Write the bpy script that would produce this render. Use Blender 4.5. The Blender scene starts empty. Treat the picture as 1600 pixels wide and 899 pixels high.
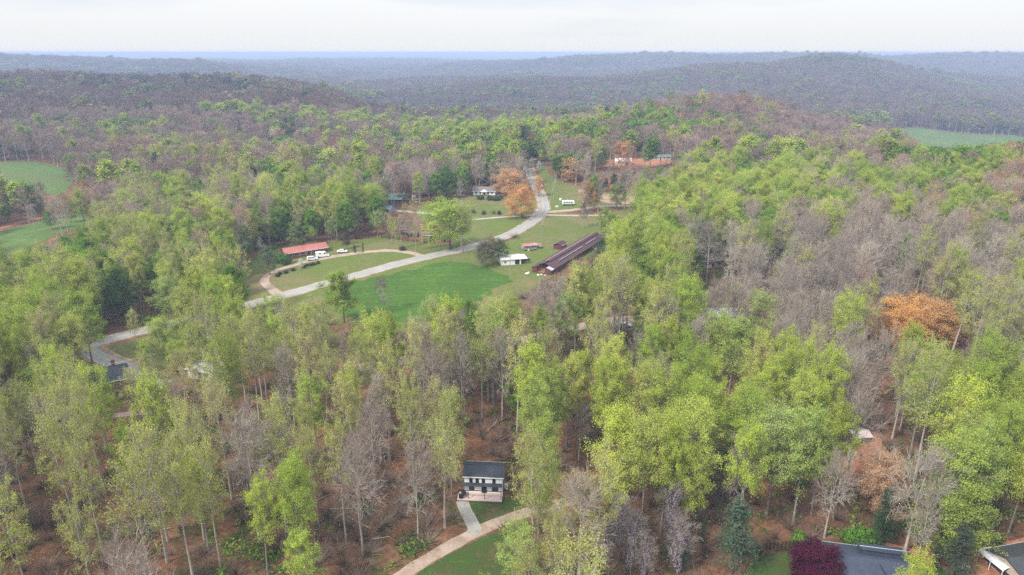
import bpy, math, random
import numpy as np
from mathutils import Vector, Matrix, geometry
R_ = math.radians
scene = bpy.context.scene
COL = scene.collection
# ------------------------------------------------------------------ camera, sky, sun, exposure
CAM_Z = 93.0; PITCH = R_(19.0); FPX = 1067.0
cam_d = bpy.data.cameras.new('camera'); cam = bpy.data.objects.new('camera', cam_d); COL.objects.link(cam)
cam.location = (0, 0, CAM_Z); cam.rotation_euler = (R_(90) - PITCH, 0, 0)
cam_d.sensor_width = 36; cam_d.lens = 36 * FPX / 1600; cam_d.clip_start = .5; cam_d.clip_end = 60000
scene.camera = cam
SUN_EL, SUN_AZ = R_(47), R_(-128)          # azimuth from +Y towards +X
world = bpy.data.worlds.new('World'); scene.world = world; world.use_nodes = True
wn = world.node_tree; wn.nodes.clear()
def wnode(t, **k):
    n = wn.nodes.new(t)
    for a, b in k.items(): setattr(n, a, b)
    return n
sky = wnode('ShaderNodeTexSky', sky_type='NISHITA', sun_disc=False, sun_elevation=SUN_EL, sun_rotation=SUN_AZ, air_density=1.0, dust_density=3.0)
tc = wnode('ShaderNodeTexCoord'); mp = wnode('ShaderNodeMapping'); mp.inputs['Scale'].default_value = (1.2, 1.2, 9)
nz = wnode('ShaderNodeTexNoise'); nz.inputs['Scale'].default_value = 1.6; nz.inputs['Detail'].default_value = 5; nz.inputs['Roughness'].default_value = .55
cr = wnode('ShaderNodeValToRGB'); cr.color_ramp.elements[0].position = .36; cr.color_ramp.elements[0].color = (6.0, 6.7, 7.6, 1)
cr.color_ramp.elements[1].position = .62; cr.color_ramp.elements[1].color = (7.9, 8.05, 8.2, 1)
mx = wnode('ShaderNodeMix', data_type='RGBA'); mx.inputs[0].default_value = .9
bg = wnode('ShaderNodeBackground'); bg.inputs['Strength'].default_value = .1
wo = wnode('ShaderNodeOutputWorld')
wn.links.new(tc.outputs['Generated'], mp.inputs['Vector']); wn.links.new(mp.outputs[0], nz.inputs['Vector'])
hsx = wnode('ShaderNodeSeparateXYZ'); wn.links.new(tc.outputs['Generated'], hsx.inputs[0])
hw_ = wnode('ShaderNodeMapRange'); hw_.inputs[1].default_value = .0; hw_.inputs[2].default_value = .07; hw_.inputs[3].default_value = .30; hw_.inputs[4].default_value = 0; wn.links.new(hsx.outputs[2], hw_.inputs[0])
had = wnode('ShaderNodeMath', operation='ADD'); wn.links.new(nz.outputs['Fac'], had.inputs[0]); wn.links.new(hw_.outputs[0], had.inputs[1]); wn.links.new(had.outputs[0], cr.inputs['Fac']); wn.links.new(sky.outputs[0], mx.inputs[6]); wn.links.new(cr.outputs[0], mx.inputs[7])
# an overcast sky is about three times as bright overhead as at the horizon
sx = wnode('ShaderNodeSeparateXYZ'); wn.links.new(tc.outputs['Generated'], sx.inputs[0])
ov = wnode('ShaderNodeMapRange'); ov.inputs[1].default_value = .02; ov.inputs[2].default_value = 1; ov.inputs[3].default_value = 1; ov.inputs[4].default_value = 2.3; wn.links.new(sx.outputs[2], ov.inputs[0])
vm = wnode('ShaderNodeVectorMath', operation='SCALE'); wn.links.new(mx.outputs[2], vm.inputs[0]); wn.links.new(ov.outputs[0], vm.inputs['Scale'])
wn.links.new(vm.outputs[0], bg.inputs['Color']); wn.links.new(bg.outputs[0], wo.inputs['Surface'])
sl = bpy.data.lights.new('sun', 'SUN'); sl.energy = 3.9; sl.angle = R_(9); sl.color = (1, .95, .87)
so = bpy.data.objects.new('sun', sl); COL.objects.link(so)
sdir = Vector((math.sin(SUN_AZ) * math.cos(SUN_EL), math.cos(SUN_AZ) * math.cos(SUN_EL), math.sin(SUN_EL)))
so.rotation_euler = sdir.to_track_quat('Z', 'Y').to_euler(); so.location = (0, 0, 200)
vs = scene.view_settings; vs.view_transform = 'Standard'; vs.look = 'None'; vs.gamma = 1; vs.exposure = .3; vs.use_curve_mapping = False
scene.render.engine = 'CYCLES'
cy = scene.cycles; cy.use_denoising = False; cy.max_bounces = 5; cy.diffuse_bounces = 3; cy.transparent_max_bounces = 4
cy.volume_bounces = 0; cy.glossy_bounces = 1; cy.transmission_bounces = 3; cy.use_fast_gi = False
HAZE_D = 2.6e-4; HAZE_COL = (.53, .65, .91)

# ------------------------------------------------------------------ noise and terrain
def _hash(i, j, s):
    n = (i.astype(np.int64) * 374761393 + j.astype(np.int64) * 668265263 + s * 1442695041) & 0x7fffffff
    n = ((n ^ (n >> 13)) * 1274126177) & 0x7fffffff
    return ((n ^ (n >> 16)) & 0xffff) / 65535.0
def vnoise(x, y, lam, s=0):
    x = np.asarray(x, float) / lam + 1000.3; y = np.asarray(y, float) / lam + 1000.7
    i = np.floor(x); j = np.floor(y); fx = x - i; fy = y - j
    fx = fx * fx * fx * (fx * (fx * 6 - 15) + 10); fy = fy * fy * fy * (fy * (fy * 6 - 15) + 10)
    a = _hash(i, j, s); b = _hash(i + 1, j, s); c = _hash(i, j + 1, s); d = _hash(i + 1, j + 1, s)
    return ((a + (b - a) * fx) * (1 - fy) + (c + (d - c) * fx) * fy) * 2 - 1
TT = np.array([-1.1, -.9, -.7, -.45, -.2, 0, .2, .45, .7, .9, 1.1])
YY = np.array([20, 60, 100, 130, 170, 210, 260, 320, 400, 500, 620, 780, 950, 1150, 1400, 1750, 2200, 2800, 3600, 5000, 8000, 14000, 25000.])
ZT = np.array([
 [1, 1, 0, -1, -1, -1, -2, -2, -1, 0, 0],
 [2, 2, 0, -1, -1, -2, -3, -3, -2, 0, 1],
 [2, 2, 1, 0, 0, -1, -2, -2, -1, 0, 1],
 [2, 2, 1, 1, 1, 0, -2, -2, 0, 2, 3],
 [1, 1, 1, 2, 4, 3, 1, -1, 2, 4, 5],
 [0, 0, 0, 3, 7, 7, 6, 4, 8, 10, 11],
 [0, 0, 1, 4, 8, 8, 8, 8, 13, 16, 18],
 [1, 1, 3, 5, 8, 8, 8, 11, 17, 22, 24],
 [2, 2, 4, 5, 7, 8, 9, 14, 21, 28, 30],
 [6, 6, 6, 4, 5, 9, 18, 10, 14, 24, 28],
 [12, 10, 5, -2, 0, 8, 16, 2, 0, 10, 15],
 [24, 20, 15, 2, -5, -5, 18, 4, -22, -15, -5],
 [42, 38, 34, 14, -8, -12, 10, -20, -36, -35, -25],
 [48, 46, 44, 26, -8, -14, -8, -30, -37, -38, -30],
 [20, 14, 8, 2, -8, -14, -14, -28, -36, -35, -30],
 [6, 2, 0, -8, -2, -4, -2, 18, -22, -25, -25],
 [8, 6, 4, -6, 4, 6, 8, 62, -14, -15, -10],
 [48, 44, 40, 14, -14, -16, -8, -12, -18, -5, 5],
 [30, 26, 22, 0, -5, 32, 40, 44, 22, 25, 25],
 [5, 5, 0, 0, 0, 0, 5, 10, 26, 25, 25],
 [8, 8, 5, 5, 10, 8, 10, 12, 18, 20, 20],
 [5, 5, 5, 5, 5, 5, 8, 12, 18, 15, 15],
 [0, 0, 0, 0, 0, 0, 0, 0, 0, 0, 0]], float)
def _recol():
    global TT, ZT
    T2 = np.array([-1.1, -.9, -.7, -.45, -.3, -.15, 0, .15, .3, .45, .57, .7, .9, 1.1]); Z2 = np.array([np.interp(T2, TT, row) for row in ZT])
    for t, d in {-.3: {620: -2, 780: 5, 950: 24, 1150: 30, 1400: -6, 1750: -14, 2200: -16, 2800: -5, 3600: -15}, -.15: {780: -4, 950: -10, 1150: -16, 1400: -24, 1750: -20, 2800: -26, 3600: -15}, -.45: {1150: 34, 950: 24, 780: 12, 2800: 28},
                 0: {1150: -18, 1400: -26, 2800: -28, 3600: 18}, .15: {780: 8, 950: -6, 1150: -20, 1400: -26, 1750: -10, 2200: 4, 2800: -24, 3600: 52}, .3: {620: 14, 780: 27, 950: 6, 1150: -28, 1400: -18, 1750: 4, 2200: 36, 2800: -12, 3600: 50},
                 .45: {780: 4, 2200: 70, 1750: 18, 2800: -25, 3600: 46}, .57: {500: 12, 620: 0, 780: -12, 950: -30, 1150: -37, 1400: -32, 1750: -6, 2200: 26, 2800: -14, 3600: 34}, .7: {2200: -16, 2800: -20, 3600: 38}, -.7: {2800: 50}, -.9: {2800: 56}}.items():
        j = int(np.argmin(abs(T2 - t)))
        for y, z in d.items(): Z2[int(np.argmin(abs(YY - y))), j] = z
    TT, ZT = T2, Z2
_recol()
def _cr(f, n):
    i = np.clip(np.floor(f).astype(int), 0, n - 2); u = f - i
    idx = [np.clip(i + k, 0, n - 1) for k in (-1, 0, 1, 2)]
    w = [(-u + 2 * u * u - u ** 3) / 2, (2 - 5 * u * u + 3 * u ** 3) / 2, (u + 4 * u * u - 3 * u ** 3) / 2, (-u * u + u ** 3) / 2]
    return idx, w
def gauss(x, y, cx, cy_, sx, sy, a):
    return a * np.exp(-((x - cx) / sx) ** 2 - ((y - cy_) / sy) ** 2)
def H(x, y):
    x = np.asarray(x, float); y = np.asarray(y, float)
    phi = np.arctan2(x, y); r = np.hypot(x, y); pc = np.clip(phi, -.83, .83)
    Y = r * np.cos(pc); t = np.tan(pc)
    fi = np.interp(np.log(np.maximum(Y, 20)), np.log(YY), np.arange(len(YY))); fj = np.interp(t, TT, np.arange(len(TT)))
    ii, wi = _cr(fi, len(YY)); jj, wj = _cr(fj, len(TT))
    z = 0
    for a in range(4):
        for b in range(4): z = z + wi[a] * wj[b] * ZT[ii[a], jj[b]]
    zc = np.interp(np.log(np.maximum(r, 20)), np.log(YY), ZT[:, 6])
    w = np.clip((np.abs(phi) - .9) / 1.2, 0, 1); w = w * w * (3 - 2 * w); z = z * (1 - w) + zc * w
    a1 = np.interp(r, [0, 100, 350, 600, 1200, 3000], [.4, .5, .35, 1.2, 3, 4])
    a2 = np.interp(r, [0, 400, 700, 1300, 3000, 6000], [.2, .3, 3.5, 10, 14, 12])
    a3 = np.interp(r, [0, 2200, 3200, 5000, 9000, 25000], [0, 0, 9, 20, 24, 12])
    a4 = np.interp(r, [0, 800, 1150, 1500, 2600, 3400], [0, 0, 5, 13, 13, 0])
    z = z + a4 * vnoise(x + 200, y * .8, 430, 9)
    z = z + a1 * vnoise(x, y, 45, 1) + a2 * vnoise(x, y, 210, 2) + a3 * (vnoise(x, y * .6, 1300, 3) + .5 * vnoise(x, y, 520, 4))
    return z
def hz(x, y): return float(H(np.array([x]), np.array([y]))[0])
CP, SP = math.cos(PITCH), math.sin(PITCH)
def proj(x, y, z):
    x = np.asarray(x, float); y = np.asarray(y, float); z = np.asarray(z, float) - CAM_Z
    d = y * CP - z * SP; v = y * SP + z * CP
    d = np.where(d < .1, .1, d)
    return 800 + FPX * x / d, 449.5 - FPX * v / d
_S = np.exp(np.linspace(math.log(35), math.log(24000), 700))
def at(px, py, h=0.0):
    """the point of the land (or h above it) seen at a place of the photograph"""
    a = (px - 800) / FPX; b = -(py - 449.5) / FPX
    D = np.array([a, CP + b * SP, -SP + b * CP]); D /= np.linalg.norm(D)
    s = _S
    for k in range(2):
        X = D[0] * s; Y = D[1] * s; Z = CAM_Z + D[2] * s
        g = Z - H(X, Y) - h
        n = np.where(g <= 0)[0]
        if not len(n): i = len(s) - 1; break
        i = max(n[0], 1)
        if k == 0: s = np.linspace(s[i - 1], s[i], 60)
    q = g[i - 1] / (g[i - 1] - g[i] + 1e-9); ss = s[i - 1] + (s[i] - s[i - 1]) * q
    return Vector((D[0] * ss, D[1] * ss, CAM_Z + D[2] * ss - h))
def inpoly(px, py, poly):
    px = np.asarray(px, float); py = np.asarray(py, float); c = np.zeros(px.shape, bool); n = len(poly); j = n - 1
    for i in range(n):
        xi, yi = poly[i]; xj, yj = poly[j]
        if yi != yj: c ^= ((yi > py) != (yj > py)) & (px < (xj - xi) * (py - yi) / (yj - yi) + xi)
        j = i
    return c

# ------------------------------------------------------------------ materials
MATS = {}
def nt_new(name):
    m = bpy.data.materials.new(name); m.use_nodes = True; t = m.node_tree; t.nodes.clear(); return m, t
def ramp_in(t, fac, stops):
    r = t.nodes.new('ShaderNodeValToRGB'); e = r.color_ramp.elements
    while len(e) < len(stops): e.new(.5)
    for k, (p, c) in enumerate(stops): e[k].position = p; e[k].color = (*c, 1)
    t.links.new(fac, r.inputs['Fac']); return r.outputs[0]
def noise(t, vec, scale, detail=4, rough=.6, dist=0):
    n = t.nodes.new('ShaderNodeTexNoise'); n.inputs['Scale'].default_value = scale; n.inputs['Detail'].default_value = detail
    n.inputs['Roughness'].default_value = rough; n.inputs['Distortion'].default_value = dist; t.links.new(vec, n.inputs['Vector']); return n.outputs['Fac']
def mixc(t, fac, a, b, mode='MIX'):
    m = t.nodes.new('ShaderNodeMix'); m.data_type = 'RGBA'; m.blend_type = mode
    for s, v in ((m.inputs[0], fac), (m.inputs[6], a), (m.inputs[7], b)):
        if hasattr(v, 'is_linked'): t.links.new(v, s)
        elif isinstance(v, tuple): s.default_value = (*v, 1)
        else: s.default_value = v
    return m.outputs[2]
def mathn(t, op, a, b=0.0, clamp=False):
    m = t.nodes.new('ShaderNodeMath'); m.operation = op; m.use_clamp = clamp
    for s, v in ((m.inputs[0], a), (m.inputs[1], b)):
        if hasattr(v, 'is_linked'): t.links.new(v, s)
        else: s.default_value = v
    return m.outputs[0]
def wpos(t): return t.nodes.new('ShaderNodeNewGeometry').outputs['Position']
def opos(t): return t.nodes.new('ShaderNodeTexCoord').outputs['Object']
def finish(m, t, col, rough=.8, bump=None, bstr=.4, bdist=.1, metal=0, spec=.3):
    b = t.nodes.new('ShaderNodeBsdfPrincipled'); o = t.nodes.new('ShaderNodeOutputMaterial')
    if hasattr(col, 'is_linked'): t.links.new(col, b.inputs['Base Color'])
    else: b.inputs['Base Color'].default_value = (*col, 1)
    if hasattr(rough, 'is_linked'): t.links.new(rough, b.inputs['Roughness'])
    else: b.inputs['Roughness'].default_value = rough
    b.inputs['Metallic'].default_value = metal; b.inputs['Specular IOR Level'].default_value = spec
    if bump is not None:
        bp = t.nodes.new('ShaderNodeBump'); bp.inputs['Strength'].default_value = bstr; bp.inputs['Distance'].default_value = bdist
        t.links.new(bump, bp.inputs['Height']); t.links.new(bp.outputs[0], b.inputs['Normal'])
    t.links.new(b.outputs[0], o.inputs['Surface']); return m
def plain(name, c, rough=.6, var=.18, scale=1.2, metal=0, spec=.3):
    """paint, metal, brick and so on with uneven wear"""
    if name in MATS: return MATS[name]
    m, t = nt_new(name); p = opos(t)
    n1 = noise(t, p, scale, 5, .65); n2 = noise(t, p, scale * 9, 3, .5)
    f = mathn(t, 'ADD', mathn(t, 'MULTIPLY', n1, .7), mathn(t, 'MULTIPLY', n2, .3))
    c = tuple(c); lo = tuple(v * (1 - var) for v in c); hi = tuple(min(1, v * (1 + var)) for v in c)
    MATS[name] = finish(m, t, ramp_in(t, f, [(.3, lo), (.7, hi)]), rough, metal=metal, spec=spec); return m
def ribbed(name, c, c2, rough=.45, pitch=.4, axis=0, metal=.3, stain=.5):
    """corrugated metal roofing: ribs along the slope, rust and grime in patches"""
    if name in MATS: return MATS[name]
    m, t = nt_new(name); p = opos(t); s = t.nodes.new('ShaderNodeSeparateXYZ'); t.links.new(p, s.inputs[0])
    w = mathn(t, 'SINE', mathn(t, 'MULTIPLY', s.outputs[axis], 6.283 / pitch))
    f = ramp_in(t, noise(t, p, .35, 6, .7, .6), [(stain - .12, (0, 0, 0)), (stain + .15, (1, 1, 1))])
    col = mixc(t, f, tuple(c), tuple(c2)); g = noise(t, p, 3, 4)
    col = mixc(t, mathn(t, 'MULTIPLY', g, .5), col, tuple(v * .6 for v in c))
    MATS[name] = finish(m, t, col, rough, w, .35, .05, metal); return m
def ground_mat(name, stops, scale, scale2=1.5, extra=None, bd=.25, rough=.95, amt=.5):
    if name in MATS: return MATS[name]
    m, t = nt_new(name); p = wpos(t)
    big = noise(t, p, scale, 7, .68, .4); fine = noise(t, p, scale2, 6, .75)
    f = mathn(t, 'ADD', mathn(t, 'MULTIPLY', big, 1 - amt), mathn(t, 'MULTIPLY', fine, amt))
    col = ramp_in(t, f, stops)
    if extra: col = extra(t, p, col)
    MATS[name] = finish(m, t, col, rough, fine, .6, bd, spec=.1); return m

def forest_floor():
    m, t = nt_new('forest_floor_litter'); p = wpos(t)
    a = noise(t, p, .9, 8, .8, .5); b = noise(t, p, .045, 5, .6, .5); c = noise(t, p, .16, 5, .7)
    f = mathn(t, 'ADD', mathn(t, 'MULTIPLY', a, .65), mathn(t, 'MULTIPLY', c, .35))
    lit = ramp_in(t, f, [(.33, (.045, .028, .018)), (.47, (.125, .065, .038)), (.58, (.21, .118, .07)), (.72, (.38, .26, .175))])
    red = ramp_in(t, f, [(.33, (.07, .033, .018)), (.5, (.21, .095, .048)), (.68, (.40, .23, .135))])
    grn = ramp_in(t, a, [(.35, (.018, .03, .009)), (.65, (.085, .115, .028))])
    col = mixc(t, ramp_in(t, b, [(.50, (0, 0, 0)), (.60, (1, 1, 1))]), lit, red)
    g2 = noise(t, p, .11, 5, .7, 1.0)
    col = mixc(t, ramp_in(t, g2, [(.53, (0, 0, 0)), (.62, (.8, .8, .8))]), col, grn)
    # beyond the modelled trees the land itself carries the colours of the woods
    s = t.nodes.new('ShaderNodeVectorMath'); s.operation = 'LENGTH'; t.links.new(p, s.inputs[0])
    far = t.nodes.new('ShaderNodeMapRange'); far.inputs[1].default_value = 3200; far.inputs[2].default_value = 5200; t.links.new(s.outputs['Value'], far.inputs[0])
    w1 = noise(t, p, .05, 5, .8); w2 = noise(t, p, .0035, 5, .6)
    woods = ramp_in(t, mathn(t, 'ADD', mathn(t, 'MULTIPLY', w1, .5), mathn(t, 'MULTIPLY', w2, .5)),
                    [(.36, (.02, .03, .02)), (.46, (.085, .07, .07)), (.54, (.09, .11, .05)), (.66, (.13, .12, .10))])
    pas = ramp_in(t, noise(t, p, .0022, 3, .5), [(.66, (0, 0, 0)), (.68, (1, 1, 1))])
    woods = mixc(t, pas, woods, (.12, .19, .06))
    col = mixc(t, far.outputs[0], col, woods)
    MATS['forest_floor'] = finish(m, t, col, .95, a, .8, .35, spec=.05); return m
M_FLOOR = forest_floor()
def mown(t, p, col):
    m = t.nodes.new('ShaderNodeMapping'); m.inputs['Scale'].default_value = (.035, .55, 1); m.inputs['Rotation'].default_value = (0, 0, .35); t.links.new(p, m.inputs['Vector'])
    return mixc(t, ramp_in(t, noise(t, m.outputs[0], 1.0, 3, .55, .6), [(.40, (.62, .62, .62)), (.60, (1, 1, 1))]), tuple([.035, .075, .012]), col)
M_FRONT = ground_mat('rough_grass', [(.36, (.13, .085, .05)), (.46, (.06, .075, .022)), (.54, (.045, .085, .016)), (.66, (.085, .14, .03))], .16, 1.4, amt=.5)
M_LAWN = ground_mat('lawn_grass', [(.36, (.20, .13, .07)), (.45, (.14, .135, .05)), (.53, (.095, .125, .024)), (.66, (.14, .18, .04))], .035, .5, amt=.42)
M_LUSH = ground_mat('lush_grass', [(.36, (.085, .10, .022)), (.47, (.048, .105, .014)), (.56, (.07, .14, .018)), (.66, (.12, .18, .035))], .07, .6, amt=.55, extra=mown)
M_PAST = ground_mat('pasture_grass', [(.36, (.13, .12, .045)), (.5, (.075, .13, .03)), (.64, (.13, .17, .05))], .025, .3, amt=.4)
M_DIRT = ground_mat('red_clay', [(.36, (.19, .075, .04)), (.5, (.32, .14, .08)), (.66, (.44, .26, .175))], .15, 2.5)
M_TAN = ground_mat('tan_soil', [(.36, (.10, .11, .04)), (.46, (.24, .16, .10)), (.56, (.38, .27, .19)), (.68, (.48, .38, .29))], .12, 1.2)
M_GRAV = ground_mat('pale_gravel', [(.34, (.22, .15, .11)), (.5, (.35, .26, .20)), (.66, (.50, .41, .34))], .25, 4)
M_TRACK = ground_mat('grey_gravel', [(.32, (.19, .17, .15)), (.5, (.34, .32, .29)), (.7, (.47, .44, .41))], .4, 5)
M_ROAD = ground_mat('worn_asphalt', [(.34, (.20, .195, .19)), (.5, (.27, .265, .255)), (.66, (.35, .345, .33))], .12, 3, bd=.02, rough=.85)

# ------------------------------------------------------------------ mesh helpers
def link(name, me, mats, parent=None):
    o = bpy.data.objects.new(name, me)
    for m in (mats if isinstance(mats, (list, tuple)) else [mats]):
        if m is not None: me.materials.append(m)
    COL.objects.link(o)
    if parent is not None: o.parent = parent
    return o
def np_mesh(name, V, F, smooth=False, attr=None, mi=None):
    """V (n,3), F (m,k) arrays of one face size, or a list of such arrays"""
    me = bpy.data.meshes.new(name); FL = F if isinstance(F, list) else [F]
    FL = [f for f in FL if len(f)]
    me.vertices.add(len(V)); me.vertices.foreach_set('co', np.asarray(V, np.float32).ravel())
    tot = sum(f.size for f in FL); me.loops.add(tot); me.loops.foreach_set('vertex_index', np.concatenate([f.ravel() for f in FL]).astype(np.int32))
    cnt = np.concatenate([np.full(len(f), f.shape[1]) for f in FL]); st = np.concatenate([[0], np.cumsum(cnt)[:-1]])
    me.polygons.add(len(cnt)); me.polygons.foreach_set('loop_start', st.astype(np.int32)); me.polygons.foreach_set('loop_total', cnt.astype(np.int32))
    if mi is not None: me.polygons.foreach_set('material_index', np.asarray(mi, np.int32))
    me.polygons.foreach_set('use_smooth', np.full(len(cnt), smooth)); me.update(calc_edges=True)
    if attr is not None:
        a = me.attributes.new('v', 'FLOAT', 'FACE'); a.data.foreach_set('value', np.asarray(attr, np.float32))
    me.validate(); return me
class MB:
    """collects boxes, prisms and tubes into one mesh"""
    def __init__(s): s.v = []; s.f = []
    def add(s, V, F):
        n = len(s.v); s.v += [tuple(v) for v in V]; s.f += [tuple(n + i for i in f) for f in F]; return s
    def box(s, c, d, rz=0):
        x, y, z = d[0] / 2, d[1] / 2, d[2] / 2; ca, sa = math.cos(rz), math.sin(rz)
        V = [(c[0] + a * x * ca - b * y * sa, c[1] + a * x * sa + b * y * ca, c[2] + g * z) for a, b, g in
             ((-1, -1, -1), (1, -1, -1), (1, 1, -1), (-1, 1, -1), (-1, -1, 1), (1, -1, 1), (1, 1, 1), (-1, 1, 1))]
        return s.add(V, [(0, 3, 2, 1), (4, 5, 6, 7), (0, 1, 5, 4), (1, 2, 6, 5), (2, 3, 7, 6), (3, 0, 4, 7)])
    def prism(s, prof, y0, y1, ax='y'):
        """profile of (u, z) pairs pushed along y (or x)"""
        n = len(prof); g = (lambda u, z, w: (u, w, z)) if ax == 'y' else (lambda u, z, w: (w, u, z))
        V = [g(u, z, y0) for u, z in prof] + [g(u, z, y1) for u, z in prof]
        return s.add(V, [tuple(range(n)), tuple(range(2 * n - 1, n - 1, -1))] + [(i, i + n, (i + 1) % n + n, (i + 1) % n) for i in range(n)])
    def tube(s, a, b, r0, r1=None, n=8):
        a = Vector(a); b = Vector(b); r1 = r0 if r1 is None else r1; d = (b - a).normalized()
        u = d.orthogonal().normalized(); w = d.cross(u)
        V = [tuple(c + (u * math.cos(6.2832 * k / n) + w * math.sin(6.2832 * k / n)) * r) for c, r in ((a, r0), (b, r1)) for k in range(n)]
        return s.add(V, [(k, (k + 1) % n, (k + 1) % n + n, k + n) for k in range(n)] + [tuple(range(n))[::-1], tuple(range(n, 2 * n))])
    def build(s, name, m, parent=None, bevel=0):
        me = bpy.data.meshes.new(name); me.from_pydata(s.v, [], s.f); me.update()
        import bmesh
        bm = bmesh.new(); bm.from_mesh(me); bmesh.ops.recalc_face_normals(bm, faces=bm.faces)
        if bevel: bmesh.ops.bevel(bm, geom=list(bm.edges), offset=bevel, segments=2, affect='EDGES', clamp_overlap=True)
        bm.to_mesh(me); bm.free()
        return link(name, me, m, parent)
def tag(o, label=None, cat=None, group=None, kind=None):
    for k, v in (('label', label), ('category', cat), ('group', group), ('kind', kind)):
        if v: o[k] = v
    return o
LAND = []                                     # (phrase, x px, y px) of things a tree can be described by
def thing(name, label, cat, p, rz=0, group=None, mark=None):
    o = bpy.data.objects.new(name, None); COL.objects.link(o); o.empty_display_size = .5
    o.location = p; o.rotation_euler = (0, 0, rz); tag(o, label, cat, group)
    if mark:
        a, b = proj(p[0], p[1], p[2] + 2); LAND.append((mark, float(a), float(b)))
    return o
def struct(name, me, m): return tag(link(name, me, m), kind='structure')

# ------------------------------------------------------------------ the land
def build_ground():
    az = np.unique(np.concatenate([np.linspace(-180, -52, 26), np.arange(-52, 52, .36), np.linspace(52, 180, 26)])); az = np.radians(az[:-1])
    rr = np.concatenate([np.arange(6, 80, 8.), np.arange(80, 260, 1.6), np.arange(260, 700, 2.8)]); g = [700.]
    while g[-1] < 24000: g.append(g[-1] * 1.013)
    rr = np.concatenate([rr, g]); A, Rr = np.meshgrid(az, rr)
    X = Rr * np.sin(A); Y = Rr * np.cos(A); Z = H(X, Y)
    # crown-high relief where the far woods are only land
    w = np.clip((Rr - 3800) / 1600, 0, 1); Z = Z + w * (12 + 5 * vnoise(X, Y, 60, 7) + 3 * vnoise(X, Y, 25, 8))
    n, m = Z.shape; V = np.stack([X.ravel(), Y.ravel(), Z.ravel()], 1)
    i, j = np.meshgrid(np.arange(n - 1), np.arange(m), indexing='ij'); j2 = (j + 1) % m
    F = np.stack([i * m + j, i * m + j2, (i + 1) * m + j2, (i + 1) * m + j], -1).reshape(-1, 4)
    V = np.vstack([V, [[0, 0, float(H(np.array([0.]), np.array([.1]))[0])]]]); c = len(V) - 1
    T = np.stack([np.full(m, c), (np.arange(m) + 1) % m, np.arange(m)], 1)
    return struct('ground', np_mesh('ground', V, [F[:, ::-1], T[:, ::-1]], True), M_FLOOR)
g_ = build_ground()
import bmesh
_bm = bmesh.new(); _bm.from_mesh(g_.data); bmesh.ops.recalc_face_normals(_bm, faces=_bm.faces)
_bm.faces.ensure_lookup_table()
if _bm.faces[100].normal.z < 0: bmesh.ops.reverse_faces(_bm, faces=_bm.faces)
_bm.to_mesh(g_.data); _bm.free()

def smooth_line(P, step, closed=False):
    P = [Vector(p) for p in P]; out = []; n = len(P)
    for i in range(n if closed else n - 1):
        if closed: a, b, c, d = P[i - 1], P[i], P[(i + 1) % n], P[(i + 2) % n]
        else: a, b, c, d = P[max(i - 1, 0)], P[i], P[i + 1], P[min(i + 2, n - 1)]
        k = max(1, int((c - b).length / step))
        for q in range(k):
            u = q / k; out.append(.5 * ((2 * b) + (c - a) * u + (2 * a - 5 * b + 4 * c - d) * u * u + (3 * b - a - 3 * c + d) * u ** 3))
    if not closed: out.append(P[-1])
    return out
NOTREE = []                                   # (x, y, radius) where no trunk may stand
FIELDS = []                                   # plan polygons without trunks
def drape(name, pix, m, off=.05, step=3.0, pts=None, ragged=.8, keep=True):
    P = pts or [at(a, b).xy for a, b in pix]
    L = smooth_line([(p[0], p[1], 0) for p in P], step, True); rn = random.Random(len(P) * 7 + len(name))
    L = [(p.x + rn.uniform(-ragged, ragged), p.y + rn.uniform(-ragged, ragged)) for p in L]
    xs = [p[0] for p in L]; ys = [p[1] for p in L]
    gx, gy = np.meshgrid(np.arange(min(xs), max(xs), step), np.arange(min(ys), max(ys), step)); gx = gx.ravel(); gy = gy.ravel()
    k = inpoly(gx, gy, L); I = list(zip(gx[k] + .01, gy[k] + .013))
    vv, ee, ff, *_ = geometry.delaunay_2d_cdt([Vector(p) for p in L + I], [(i, (i + 1) % len(L)) for i in range(len(L))], [], 1, 1e-4)
    V = np.array([(v.x, v.y) for v in vv]); Z = H(V[:, 0], V[:, 1]) + off
    me = bpy.data.meshes.new(name); me.from_pydata([(a, b, c) for (a, b), c in zip(V, Z)], [], [tuple(f) for f in ff]); me.update()
    me.polygons.foreach_set('use_smooth', [True] * len(me.polygons))
    if keep: FIELDS.append(L)
    o = struct(name, me, m); return o
def ribbon(name, pix, w, m, off=.12, step=2.5, mark=True, pts=None):
    P = smooth_line([(*(at(a, b).xy), 0) for a, b in pix] if pts is None else pts, step)
    rn = random.Random(len(pix) if pix else 3); V = []; F = []
    offs = (-.5, -.25, 0, .25, .5); n = len(offs) + 2
    for i, p in enumerate(P):
        d = (P[min(i + 1, len(P) - 1)] - P[max(i - 1, 0)]).normalized(); s = Vector((d.y, -d.x, 0))
        j = rn.uniform(-.12, .12) * (0 if mark else 1); row = []
        for k, q in enumerate(offs):
            c = p + s * (q * w * (1 + j)); row.append((c.x, c.y))
        a = np.array(row); Z = H(a[:, 0], a[:, 1]) + off
        zc = Z[2]; Z = zc * .5 + Z * .5 if mark else Z
        e0 = p - s * (w * .5 + .35); e1 = p + s * (w * .5 + .35)
        V += [(e0.x, e0.y, Z[0] - off - .35)] + [(row[k][0], row[k][1], Z[k]) for k in range(5)] + [(e1.x, e1.y, Z[4] - off - .35)]
        NOTREE.append((p.x, p.y, w / 2 + 2.5))
        if i:
            for k in range(n - 1): F.append(((i - 1) * n + k, i * n + k, i * n + k + 1, (i - 1) * n + k + 1))
    me = bpy.data.meshes.new(name); me.from_pydata(V, [], F); me.update()
    o = struct(name, me, m); o['path'] = 0; del o['path']
    return o, P
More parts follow.
